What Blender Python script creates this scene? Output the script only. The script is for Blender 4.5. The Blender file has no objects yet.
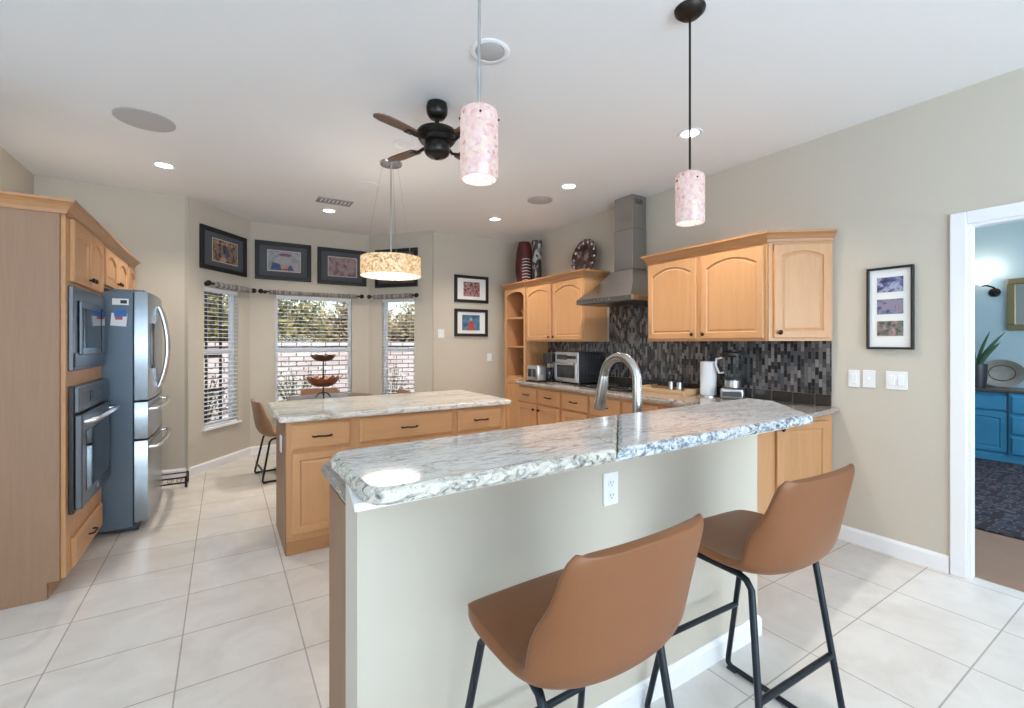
import bpy, bmesh, math, random
from mathutils import Vector, Matrix
random.seed(7)
S = bpy.context.scene
COL = S.collection
PI = math.pi

# ------------------------------------------------------------------ camera, world, lights, exposure
CAM_H = 1.35
cam = bpy.data.cameras.new('camera')
cam.sensor_fit = 'HORIZONTAL'; cam.sensor_width = 36.0
cam.lens = 456.0 / 1024.0 * 36.0
cam.shift_y = -11.0 / 1024.0
cam.clip_start = 0.05; cam.clip_end = 200
camo = bpy.data.objects.new('camera', cam); COL.objects.link(camo)
camo.location = (0, 0, CAM_H)
camo.rotation_euler = (PI / 2, 0, -math.atan2(288, 456))
S.camera = camo

S.view_settings.view_transform = 'Standard'
S.view_settings.look = 'None'
S.view_settings.gamma = 1.0
S.view_settings.use_curve_mapping = False
S.view_settings.exposure = 0.5
S.cycles.use_denoising = True
S.cycles.max_bounces = 10
S.cycles.diffuse_bounces = 6
S.cycles.glossy_bounces = 5
S.cycles.transparent_max_bounces = 16
S.cycles.caustics_reflective = False
S.cycles.caustics_refractive = False
S.cycles.sample_clamp_indirect = 6.0

world = bpy.data.worlds.new('World'); S.world = world
world.use_nodes = True
wn = world.node_tree; wn.nodes.clear()
sky = wn.nodes.new('ShaderNodeTexSky'); sky.sky_type = 'NISHITA'
sky.sun_disc = False; sky.sun_elevation = math.radians(48); sky.sun_rotation = math.radians(200)
sky.dust_density = 2.5
bgn = wn.nodes.new('ShaderNodeBackground'); bgn.inputs['Strength'].default_value = 0.30
wo = wn.nodes.new('ShaderNodeOutputWorld')
wn.links.new(sky.outputs[0], bgn.inputs[0]); wn.links.new(bgn.outputs[0], wo.inputs[0])

def add_light(name, kind, loc, energy, color=(1, 1, 1), rot=(0, 0, 0), parent=None, **kw):
    l = bpy.data.lights.new(name, kind); l.energy = energy; l.color = color
    for k, v in kw.items(): setattr(l, k, v)
    o = bpy.data.objects.new(name, l); COL.objects.link(o)
    o.location = loc; o.rotation_euler = rot
    if parent: o.parent = parent
    return o
add_light('sun', 'SUN', (0, -10, 12), 1.9, (1, .95, .88), (math.radians(42), 0, math.radians(28)), angle=math.radians(1.5))
COOL = (.60, .79, 1.0)
# daylight arriving through the glass sliders behind and beside the camera, tilted up to brighten the ceiling
add_light('daylight_patio_slider', 'AREA', (.6, -3.9, 1.25), 380, COOL, (PI / 2 + 1.25, 0, 0), shape='RECTANGLE', size=4.4, size_y=2.2)
add_light('daylight_side_slider', 'AREA', (-4.45, .2, 1.25), 75, COOL, (PI / 2 + 1.15, 0, -PI / 2), shape='RECTANGLE', size=3.4, size_y=2.2)
add_light('parlour_fill', 'AREA', (5.8, -1.35, 1.5), 95, COOL, (PI / 2, 0, 0), shape='RECTANGLE', size=2.6, size_y=1.8)  # fill lamp added to brighten the room beyond; its wall has no window
WARM = (1.0, .875, .745)
SPOT_W = 92

# ------------------------------------------------------------------ materials
MATS = {}
def new_mat(name):
    m = bpy.data.materials.new(name); m.use_nodes = True
    nt = m.node_tree
    b = nt.nodes['Principled BSDF']
    MATS[name] = m
    return m, nt, b
def setp(b, color=None, rough=None, metal=None, **kw):
    if color is not None: b.inputs['Base Color'].default_value = (*color, 1)
    if rough is not None: b.inputs['Roughness'].default_value = rough
    if metal is not None: b.inputs['Metallic'].default_value = metal
    for k, v in kw.items(): b.inputs[k.replace('_', ' ')].default_value = v
def simple(name, color, rough=.5, metal=0., bump=0, bscale=200, var=0.0, vscale=3.0, **kw):
    m, nt, b = new_mat(name); setp(b, color, rough, metal, **kw)
    if bump or var:
        tc = nt.nodes.new('ShaderNodeTexCoord')
    if var:
        n = nt.nodes.new('ShaderNodeTexNoise'); n.inputs['Scale'].default_value = vscale; n.inputs['Detail'].default_value = 3
        nt.links.new(tc.outputs['Object'], n.inputs['Vector'])
        mx = nt.nodes.new('ShaderNodeMix'); mx.data_type = 'RGBA'
        mx.inputs[6].default_value = (*[c * (1 - var) for c in color], 1); mx.inputs[7].default_value = (*[min(1, c * (1 + var)) for c in color], 1)
        nt.links.new(n.outputs[0], mx.inputs[0]); nt.links.new(mx.outputs[2], b.inputs['Base Color'])
    if bump:
        n = nt.nodes.new('ShaderNodeTexNoise'); n.inputs['Scale'].default_value = bscale
        nt.links.new(tc.outputs['Object'], n.inputs['Vector'])
        bp = nt.nodes.new('ShaderNodeBump'); bp.inputs['Strength'].default_value = bump; bp.inputs['Distance'].default_value = .002
        nt.links.new(n.outputs[0], bp.inputs['Height']); nt.links.new(bp.outputs[0], b.inputs['Normal'])
    return m
def ramp(nt, fac, stops, interp='LINEAR'):
    r = nt.nodes.new('ShaderNodeValToRGB'); r.color_ramp.interpolation = interp
    el = r.color_ramp.elements
    while len(el) < len(stops): el.new(.5)
    for e, (p, c) in zip(el, stops): e.position = p; e.color = (*c, 1)
    nt.links.new(fac, r.inputs[0]); return r.outputs[0]
def coords(nt, scale=(1, 1, 1), rot=(0, 0, 0), loc=(0, 0, 0)):
    tc = nt.nodes.new('ShaderNodeTexCoord'); mp = nt.nodes.new('ShaderNodeMapping')
    mp.inputs['Scale'].default_value = scale; mp.inputs['Rotation'].default_value = rot; mp.inputs['Location'].default_value = loc
    nt.links.new(tc.outputs['Object'], mp.inputs[0]); return mp.outputs[0]
def noise(nt, vec, scale, detail=4, dist=0, rough=.5):
    n = nt.nodes.new('ShaderNodeTexNoise'); n.inputs['Scale'].default_value = scale
    n.inputs['Detail'].default_value = detail; n.inputs['Distortion'].default_value = dist; n.inputs['Roughness'].default_value = rough
    nt.links.new(vec, n.inputs['Vector']); return n.outputs[0]
def mixc(nt, fac, a, b):
    mx = nt.nodes.new('ShaderNodeMix'); mx.data_type = 'RGBA'
    for i, v in ((0, fac), (6, a), (7, b)):
        if hasattr(v, 'links'): nt.links.new(v, mx.inputs[i])
        elif i == 0: mx.inputs[0].default_value = v
        else: mx.inputs[i].default_value = (*v, 1)
    return mx.outputs[2]
def wood(name, base, dark, grain='z', rough=.38, amt=1.0):
    m, nt, b = new_mat(name); setp(b, base, rough)
    sc = {'z': (9, 9, .7), 'x': (.7, 9, 9), 'y': (9, .7, 9)}[grain]
    v = coords(nt, sc)
    n1 = noise(nt, v, 2.2, 6, 1.2, .6)
    n2 = noise(nt, coords(nt, tuple(s * 4 for s in sc)), 4, 3)
    c = ramp(nt, n1, [(.30, dark), (.62, base)])
    c2 = mixc(nt, n2, c, base)
    nt.links.new(c2, b.inputs['Base Color'])
    return m
MAPLE, MAPLE_D = (.57, .31, .145), (.48, .245, .105)
wood('maple', MAPLE, MAPLE_D, 'z')
wood('maple_cross', MAPLE, MAPLE_D, 'x')
wood('maple_rail', (.43, .215, .09), (.35, .165, .065), 'x')
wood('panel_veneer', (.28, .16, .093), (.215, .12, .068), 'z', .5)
wood('oak_floor', (.36, .20, .125), (.28, .15, .09), 'y', .35)
wood('blade_wood', (.16, .075, .045), (.09, .04, .025), 'x', .35)
wood('tray_wood', (.55, .36, .20), (.42, .25, .12), 'x', .5)
simple('wall_paint', (.55, .505, .425), .85, bump=.12, bscale=350)
simple('wall_teal', (.44, .55, .565), .85, bump=.1)
simple('ceiling_paint', (.80, .80, .80), .9, bump=.15, bscale=250)
simple('white_trim', (.82, .83, .85), .4)
simple('white_plastic', (.80, .81, .82), .35)
simple('slot_dark', (.03, .03, .03), .6)
simple('vinyl_white', (.82, .83, .84), .4)
simple('slat_white', (.84, .85, .86), .45)
simple('bronze', (.030, .024, .020), .38, .7)
simple('fan_bronze', (.022, .019, .016), .32, .6)
simple('black_iron', (.012, .012, .013), .42, .5)
simple('stool_steel', (.018, .024, .032), .38, .6)
simple('steel', (.50, .50, .51), .28, 1.0)
simple('hood_steel', (.42, .42, .42), .24, 1.0)
simple('brushed_nickel', (.52, .51, .49), .26, 1.0)
simple('fridge_front', (.36, .41, .46), .27, 1.0)
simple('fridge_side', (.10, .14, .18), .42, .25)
simple('oven_steel', (.13, .145, .165), .30, 1.0)
simple('black_glass', (.012, .013, .015), .06)
simple('black_plastic', (.018, .018, .02), .4)
simple('handle_steel', (.72, .72, .73), .22, 1.0)
simple('leather', (.20, .074, .023), .43, bump=.25, bscale=320, var=.08, vscale=5)
simple('leather_pale', (.30, .165, .09), .45, bump=.2, bscale=320)
simple('leather_cream', (.72, .66, .58), .5)
simple('frame_black', (.010, .009, .009), .55)
simple('mat_charcoal', (.085, .095, .11), .9)
simple('mat_white', (.80, .80, .78), .9)
simple('print_edge', (.62, .56, .50), .8)
simple('grille_grey', (.46, .45, .45), .7)
simple('vent_grey', (.33, .31, .31), .6)
simple('speaker_white', (.70, .70, .71), .8, bump=.4, bscale=900)
simple('copper', (.50, .21, .12), .35, .8)
simple('bowl_brown', (.10, .05, .03), .4, .4)
simple('paper', (.86, .87, .88), .95, bump=.2, bscale=120)
simple('paper_blue', (.06, .20, .52), .7)
simple('paper_red', (.55, .12, .12), .7)
simple('blue_paint', (.050, .25, .41), .45, var=.18, vscale=4)
simple('top_wood_dark', (.10, .07, .05), .3)
simple('gold_frame', (.30, .23, .12), .4, .6)
simple('mirror', (.75, .78, .80), .03, 1.0)
simple('pot_dark', (.025, .022, .022), .4)
simple('leaf_green', (.045, .10, .05), .5, var=.4, vscale=6)
simple('star_brown', (.16, .09, .06), .8)
simple('soil', (.22, .18, .13), .95, var=.3, vscale=2)
simple('cage_bronze', (.018, .015, .013), .5)
simple('steel_brush', (.55, .55, .56), .3, 1.0)
simple('ball_white', (.75, .73, .70), .4)
simple('platter_beige', (.36, .32, .27), .4, var=.25, vscale=14)
simple('twig', (.07, .045, .03), .9)

def emis(name, color, strength, base=(.8, .8, .8)):
    m, nt, b = new_mat(name); setp(b, base, .5)
    b.inputs['Emission Color'].default_value = (*color, 1); b.inputs['Emission Strength'].default_value = strength
    return m
emis('lamp_lens', (1, .95, .88), 9.0)
emis('diffuser', (1, .93, .84), 4.0)
emis('sconce_glass', (1, .95, .86), 2.2)
def mosaic_shade(name, stops, strength, scale=55, base=(.3, .25, .22)):
    m, nt, b = new_mat(name); setp(b, (.7, .6, .5), .25)
    v = coords(nt)
    vo = nt.nodes.new('ShaderNodeTexVoronoi'); vo.inputs['Scale'].default_value = scale
    nt.links.new(v, vo.inputs['Vector'])
    sep = nt.nodes.new('ShaderNodeSeparateColor'); nt.links.new(vo.outputs['Color'], sep.inputs[0])
    n = noise(nt, v, 9, 3)
    add = nt.nodes.new('ShaderNodeMath'); add.operation = 'MULTIPLY_ADD'; add.inputs[1].default_value = .62; nt.links.new(sep.outputs[0], add.inputs[0])
    sc = nt.nodes.new('ShaderNodeMath'); sc.operation = 'MULTIPLY'; sc.inputs[1].default_value = .42; nt.links.new(n, sc.inputs[0])
    nt.links.new(sc.outputs[0], add.inputs[2])
    c = ramp(nt, add.outputs[0], stops)
    b.inputs['Base Color'].default_value = (*base, 1); nt.links.new(c, b.inputs['Emission Color'])
    b.inputs['Emission Strength'].default_value = strength
mosaic_shade('shade_pink', [(.20, (.45, .16, .14)), (.28, (.80, .42, .42)), (.42, (.90, .62, .62)), (.52, (.95, .72, .52)), (.62, (.92, .84, .80)), (.74, (.85, .52, .60)), (.85, (.95, .85, .80))], .40, 85, (.26, .21, .20))
mosaic_shade('shade_amber', [(.20, (.25, .08, .02)), (.30, (.62, .30, .10)), (.42, (.90, .56, .22)), (.56, (.98, .76, .42)), (.70, (.95, .84, .60)), (.84, (.72, .40, .15))], .58, 62, (.26, .20, .13))

def glass_mat():
    m = bpy.data.materials.new('pane_glass'); m.use_nodes = True; nt = m.node_tree; nt.nodes.clear()
    tr = nt.nodes.new('ShaderNodeBsdfTransparent'); tr.inputs[0].default_value = (.95, .97, .97, 1)
    gl = nt.nodes.new('ShaderNodeBsdfGlossy'); gl.inputs['Roughness'].default_value = .01
    lw = nt.nodes.new('ShaderNodeLayerWeight'); lw.inputs[0].default_value = .5
    pw = nt.nodes.new('ShaderNodeMath'); pw.operation = 'POWER'; pw.inputs[1].default_value = 4; nt.links.new(lw.outputs['Facing'], pw.inputs[0])
    fr = nt.nodes.new('ShaderNodeMath'); fr.operation = 'MULTIPLY_ADD'; fr.inputs[1].default_value = .7; fr.inputs[2].default_value = .006; nt.links.new(pw.outputs[0], fr.inputs[0])
    mx = nt.nodes.new('ShaderNodeMixShader'); o = nt.nodes.new('ShaderNodeOutputMaterial')
    nt.links.new(fr.outputs[0], mx.inputs[0]); nt.links.new(tr.outputs[0], mx.inputs[1]); nt.links.new(gl.outputs[0], mx.inputs[2]); nt.links.new(mx.outputs[0], o.inputs[0])
    MATS['pane_glass'] = m
glass_mat()

def granite(name, stops, seed, edge=None):
    m, nt, b = new_mat(name); setp(b, (.6, .58, .52), .07)
    b.inputs['Specular IOR Level'].default_value = .6
    v = coords(nt, (.8, 3.6, 2.0), (0, 0, .22), (seed, seed * .7, 0))
    w = noise(nt, v, 2.0, 6, .9, .62)
    fine = noise(nt, coords(nt, (1.2, 5, 3), (0, 0, .22)), 18, 6, .4, .7)
    mm = nt.nodes.new('ShaderNodeMath'); mm.operation = 'MULTIPLY_ADD'; mm.inputs[1].default_value = .5
    nt.links.new(fine, mm.inputs[0]); 
    h = nt.nodes.new('ShaderNodeMath'); h.operation = 'MULTIPLY'; h.inputs[1].default_value = .62; nt.links.new(w, h.inputs[0])
    nt.links.new(h.outputs[0], mm.inputs[2])
    c = ramp(nt, mm.outputs[0], stops)
    # thin dark veins
    vv = noise(nt, coords(nt, (.8, 2.6, 2), (0, 0, .25), (seed * 2, 0, 0)), 2.4, 5, 2.2, .55)
    d = nt.nodes.new('ShaderNodeMath'); d.operation = 'SUBTRACT'; d.inputs[1].default_value = .5; nt.links.new(vv, d.inputs[0])
    a = nt.nodes.new('ShaderNodeMath'); a.operation = 'ABSOLUTE'; nt.links.new(d.outputs[0], a.inputs[0])
    line = ramp(nt, a.outputs[0], [(0.0, (.55, .55, .55)), (.016, (0, 0, 0))])
    sp = nt.nodes.new('ShaderNodeSeparateColor'); nt.links.new(line, sp.inputs[0])
    c = mixc(nt, sp.outputs[0], c, (.14, .10, .08))
    # rust patches
    pt = noise(nt, coords(nt, (1, 1.6, 1), (0, 0, .3), (seed * 3 + 4, 2, 0)), 2.6, 3, .6)
    pf = ramp(nt, pt, [(.66, (0, 0, 0)), (.76, (.55, .55, .55))])
    sp2 = nt.nodes.new('ShaderNodeSeparateColor'); nt.links.new(pf, sp2.inputs[0])
    c = mixc(nt, sp2.outputs[0], c, (.42, .24, .12))
    nt.links.new(c, b.inputs['Base Color'])
    return m
granite('granite_warm', [(.34, (.14, .14, .15)), (.40, (.38, .37, .35)), (.465, (.64, .61, .56)), (.53, (.78, .77, .74)), (.61, (.55, .47, .38)), (.67, (.78, .77, .75)), (.74, (.50, .50, .50))], 1.3)
granite('granite_cool', [(.34, (.16, .16, .17)), (.40, (.44, .43, .43)), (.465, (.70, .67, .64)), (.53, (.80, .80, .79)), (.61, (.60, .53, .47)), (.67, (.80, .80, .80)), (.74, (.55, .55, .56))], 5.1)
granite('granite_dark', [(.32, (.04, .04, .04)), (.44, (.18, .155, .14)), (.54, (.37, .33, .30)), (.62, (.25, .22, .19)), (.75, (.50, .48, .46))], 8.7)
granite('granite_island', [(.30, (.08, .07, .06)), (.41, (.34, .29, .23)), (.50, (.62, .57, .49)), (.60, (.76, .73, .68)), (.75, (.60, .54, .46))], 3.9)

def granite_edge(name, stops):
    m, nt, b = new_mat(name); setp(b, (.5, .5, .5), .22)
    n = noise(nt, coords(nt, (1, 1.4, 1.4)), 34, 6, 1.0, .68)
    nt.links.new(ramp(nt, n, stops), b.inputs['Base Color'])
    bp = nt.nodes.new('ShaderNodeBump'); bp.inputs['Strength'].default_value = .5; bp.inputs['Distance'].default_value = .01
    nt.links.new(n, bp.inputs['Height']); nt.links.new(bp.outputs[0], b.inputs['Normal'])
granite_edge('edge_warm', [(.34, (.08, .09, .10)), (.43, (.33, .32, .28)), (.54, (.60, .57, .49)), (.68, (.50, .50, .47))])
granite_edge('edge_cool', [(.36, (.07, .09, .11)), (.45, (.27, .31, .34)), (.54, (.56, .59, .60)), (.68, (.66, .68, .68))])

def tile_floor():
    m, nt, b = new_mat('floor_tile'); setp(b, (.7, .68, .63), .24)
    tc = nt.nodes.new('ShaderNodeTexCoord'); mp = nt.nodes.new('ShaderNodeMapping')
    mp.inputs['Location'].default_value = (.161, -2.193, 0); nt.links.new(tc.outputs['Object'], mp.inputs[0])
    br = nt.nodes.new('ShaderNodeTexBrick'); br.offset = 0; br.squash = 1
    br.inputs['Scale'].default_value = 1; br.inputs['Brick Width'].default_value = .464; br.inputs['Row Height'].default_value = .4025
    br.inputs['Mortar Size'].default_value = .0035; br.inputs['Mortar Smooth'].default_value = .3
    br.inputs['Color1'].default_value = (.67, .645, .605, 1); br.inputs['Color2'].default_value = (.73, .705, .665, 1); br.inputs['Mortar'].default_value = (.42, .39, .37, 1)
    nt.links.new(mp.outputs[0], br.inputs['Vector'])
    n = noise(nt, coords(nt, (1, 1, 1)), 3.5, 6, .8, .6)
    c = ramp(nt, n, [(.3, (.86, .84, .81)), (.65, (1, 1, 1))])
    mx = nt.nodes.new('ShaderNodeMix'); mx.data_type = 'RGBA'; mx.blend_type = 'MULTIPLY'; mx.inputs[0].default_value = 1
    nt.links.new(br.outputs['Color'], mx.inputs[6]); nt.links.new(c, mx.inputs[7]); nt.links.new(mx.outputs[2], b.inputs['Base Color'])
    bp = nt.nodes.new('ShaderNodeBump'); bp.inputs['Strength'].default_value = .35; bp.inputs['Distance'].default_value = .003; bp.invert = True
    nt.links.new(br.outputs['Fac'], bp.inputs['Height']); nt.links.new(bp.outputs[0], b.inputs['Normal'])
tile_floor()
def mosaic():
    # wall in the local XZ plane: columns of narrow upright tiles
    m, nt, b = new_mat('mosaic'); setp(b, (.2, .2, .2), .18)
    v = coords(nt, (1, 1, 1), (0, 0, 0))
    sx = nt.nodes.new('ShaderNodeSeparateXYZ'); nt.links.new(v, sx.inputs[0])
    cb = nt.nodes.new('ShaderNodeCombineXYZ')
    nt.links.new(sx.outputs['Z'], cb.inputs['X']); nt.links.new(sx.outputs['X'], cb.inputs['Y'])
    br = nt.nodes.new('ShaderNodeTexBrick'); br.offset = .5; br.offset_frequency = 2
    br.inputs['Scale'].default_value = 1; br.inputs['Brick Width'].default_value = .056; br.inputs['Row Height'].default_value = .024
    br.inputs['Mortar Size'].default_value = .0014; br.inputs['Bias'].default_value = 0
    br.inputs['Color1'].default_value = (0, 0, 0, 1); br.inputs['Color2'].default_value = (1, 1, 1, 1); br.inputs['Mortar'].default_value = (.5, .5, .5, 1)
    nt.links.new(cb.outputs[0], br.inputs['Vector'])
    sp = nt.nodes.new('ShaderNodeSeparateColor'); nt.links.new(br.outputs['Color'], sp.inputs[0])
    c = ramp(nt, sp.outputs[0], [(0, (.020, .020, .022)), (.18, (.07, .065, .065)), (.34, (.15, .135, .13)), (.48, (.035, .035, .042)), (.60, (.21, .19, .18)), (.76, (.09, .095, .11)), (.88, (.27, .25, .24))], 'CONSTANT')
    c = mixc(nt, br.outputs['Fac'], c, (.10, .10, .10))
    nt.links.new(c, b.inputs['Base Color'])
mosaic()
simple('border_tile', (.045, .036, .03), .25, var=.3, vscale=6)
def brick_mat():
    m, nt, b = new_mat('garden_brick'); setp(b, (.6, .5, .5), .9)
    v = coords(nt); sx = nt.nodes.new('ShaderNodeSeparateXYZ'); nt.links.new(v, sx.inputs[0])
    cb = nt.nodes.new('ShaderNodeCombineXYZ'); nt.links.new(sx.outputs['X'], cb.inputs['X']); nt.links.new(sx.outputs['Z'], cb.inputs['Y'])
    br = nt.nodes.new('ShaderNodeTexBrick'); br.inputs['Scale'].default_value = 1
    br.inputs['Brick Width'].default_value = .25; br.inputs['Row Height'].default_value = .088; br.inputs['Mortar Size'].default_value = .011
    br.inputs['Color1'].default_value = (.62, .50, .47, 1); br.inputs['Color2'].default_value = (.82, .76, .74, 1); br.inputs['Mortar'].default_value = (.16, .12, .11, 1)
    nt.links.new(cb.outputs[0], br.inputs['Vector']); nt.links.new(br.outputs['Color'], b.inputs['Base Color'])
brick_mat()
def stripes(name, cols, scale, axis='X', rough=.9):
    m, nt, b = new_mat(name); setp(b, cols[0], rough)
    v = coords(nt, tuple(scale if a == axis else .0001 for a in 'XYZ'))
    n = noise(nt, v, 1, 2)
    k = len(cols)
    nt.links.new(ramp(nt, n, [(.28 + .44 * i / (k - 1), c) for i, c in enumerate(cols)], 'LINEAR'), b.inputs['Base Color'])
stripes('valance_cloth', [(.05, .045, .045), (.42, .38, .33), (.12, .11, .11), (.50, .46, .42), (.09, .08, .08)], 60)
def leaf_mat(name, a, b_):
    m, nt, b = new_mat(name); setp(b, a, .7)
    n = noise(nt, coords(nt), 5, 3)
    nt.links.new(ramp(nt, n, [(.35, a), (.62, b_)]), b.inputs['Base Color'])
leaf_mat('bush_olive', (.08, .09, .025), (.34, .28, .10))
leaf_mat('bush_tan', (.13, .10, .04), (.36, .27, .12))
leaf_mat('bush_green', (.05, .09, .03), (.25, .30, .09))
def print_mat(name, stops, scale=9, seed=0):
    m, nt, b = new_mat(name); setp(b, stops[0][1], .5)
    n = noise(nt, coords(nt, (1, 1, 1), (0, 0, 0), (seed, 0, seed)), scale, 4, .6)
    nt.links.new(ramp(nt, n, stops), b.inputs['Base Color'])
print_mat('print_a', [(.32, (.02, .018, .02)), (.47, (.12, .07, .05)), (.58, (.34, .22, .13)), (.68, (.09, .07, .12)), (.8, (.45, .40, .36))], 16, 3)
print_mat('print_b', [(.32, (.20, .26, .22)), (.45, (.28, .30, .28)), (.55, (.40, .36, .42)), (.66, (.22, .24, .30))], 9, 11)
print_mat('print_c', [(.30, (.10, .06, .08)), (.46, (.25, .17, .19)), (.6, (.36, .26, .26)), (.7, (.16, .13, .16))], 14, 21)
print_mat('print_d', [(.32, (.05, .05, .06)), (.5, (.22, .18, .16)), (.65, (.12, .15, .18))], 14, 31)
print_mat('print_e', [(.32, (.05, .02, .03)), (.46, (.26, .09, .10)), (.57, (.45, .33, .30)), (.7, (.12, .06, .09))], 30, 5)
print_mat('print_f', [(.32, (.03, .08, .15)), (.5, (.07, .18, .30)), (.66, (.12, .24, .34))], 16, 8)
print_mat('print_g', [(.34, (.03, .03, .07)), (.5, (.12, .13, .28)), (.58, (.40, .44, .56)), (.7, (.10, .10, .16))], 26, 14)
print_mat('print_h', [(.34, (.06, .06, .12)), (.5, (.25, .24, .34)), (.62, (.30, .20, .24)), (.7, (.45, .44, .48))], 24, 17)
print_mat('print_i', [(.34, (.05, .05, .05)), (.48, (.20, .20, .16)), (.58, (.36, .16, .17)), (.7, (.40, .42, .44))], 28, 23)
simple('art_orange', (.48, .30, .20), .6); simple('art_red', (.42, .06, .05), .6); simple('art_blue', (.05, .09, .22), .6)
simple('art_pale', (.36, .36, .37), .6); simple('art_purple', (.20, .08, .15), .6); simple('art_green', (.07, .20, .12), .6)
print_mat('vase_red', [(.38, (.035, .006, .006)), (.6, (.12, .018, .014)), (.8, (.16, .03, .02))], 5, 2)
def vase_pattern():
    m, nt, b = new_mat('vase_pattern'); setp(b, (.2, .2, .2), .35)
    vo = nt.nodes.new('ShaderNodeTexVoronoi'); vo.inputs['Scale'].default_value = 28
    nt.links.new(coords(nt, (1, 1, .6)), vo.inputs['Vector'])
    sp = nt.nodes.new('ShaderNodeSeparateColor'); nt.links.new(vo.outputs['Color'], sp.inputs[0])
    nt.links.new(ramp(nt, sp.outputs[0], [(0, (.02, .02, .02)), (.4, (.20, .19, .19)), (.6, (.06, .03, .03)), (.8, (.42, .40, .39))], 'CONSTANT'), b.inputs['Base Color'])
    m, nt, b = new_mat('plate_pattern'); setp(b, (.1, .05, .05), .3)
    vo = nt.nodes.new('ShaderNodeTexVoronoi'); vo.inputs['Scale'].default_value = 26
    nt.links.new(coords(nt), vo.inputs['Vector'])
    sp = nt.nodes.new('ShaderNodeSeparateColor'); nt.links.new(vo.outputs['Color'], sp.inputs[0])
    nt.links.new(ramp(nt, sp.outputs[0], [(0, (.06, .025, .022)), (.45, (.14, .07, .06)), (.65, (.03, .02, .02)), (.8, (.30, .20, .18))], 'CONSTANT'), b.inputs['Base Color'])
    m, nt, b = new_mat('rug_pattern'); setp(b, (.1, .05, .05), .95)
    v = coords(nt)
    vo = nt.nodes.new('ShaderNodeTexVoronoi'); vo.inputs['Scale'].default_value = 12; vo.distance = 'CHEBYCHEV'; vo.inputs['Randomness'].default_value = .55
    nt.links.new(v, vo.inputs['Vector'])
    n = noise(nt, v, 14, 3)
    a = nt.nodes.new('ShaderNodeMath'); a.operation = 'MULTIPLY_ADD'; a.inputs[1].default_value = 1.2; nt.links.new(vo.outputs['Distance'], a.inputs[0])
    h = nt.nodes.new('ShaderNodeMath'); h.operation = 'MULTIPLY'; h.inputs[1].default_value = .6; nt.links.new(n, h.inputs[0]); nt.links.new(h.outputs[0], a.inputs[2])
    nt.links.new(ramp(nt, a.outputs[0], [(.26, (.05, .014, .018)), (.38, (.012, .014, .024)), (.52, (.025, .026, .04)), (.64, (.10, .10, .115)), (.76, (.03, .012, .016))]), b.inputs['Base Color'])
vase_pattern()

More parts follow.
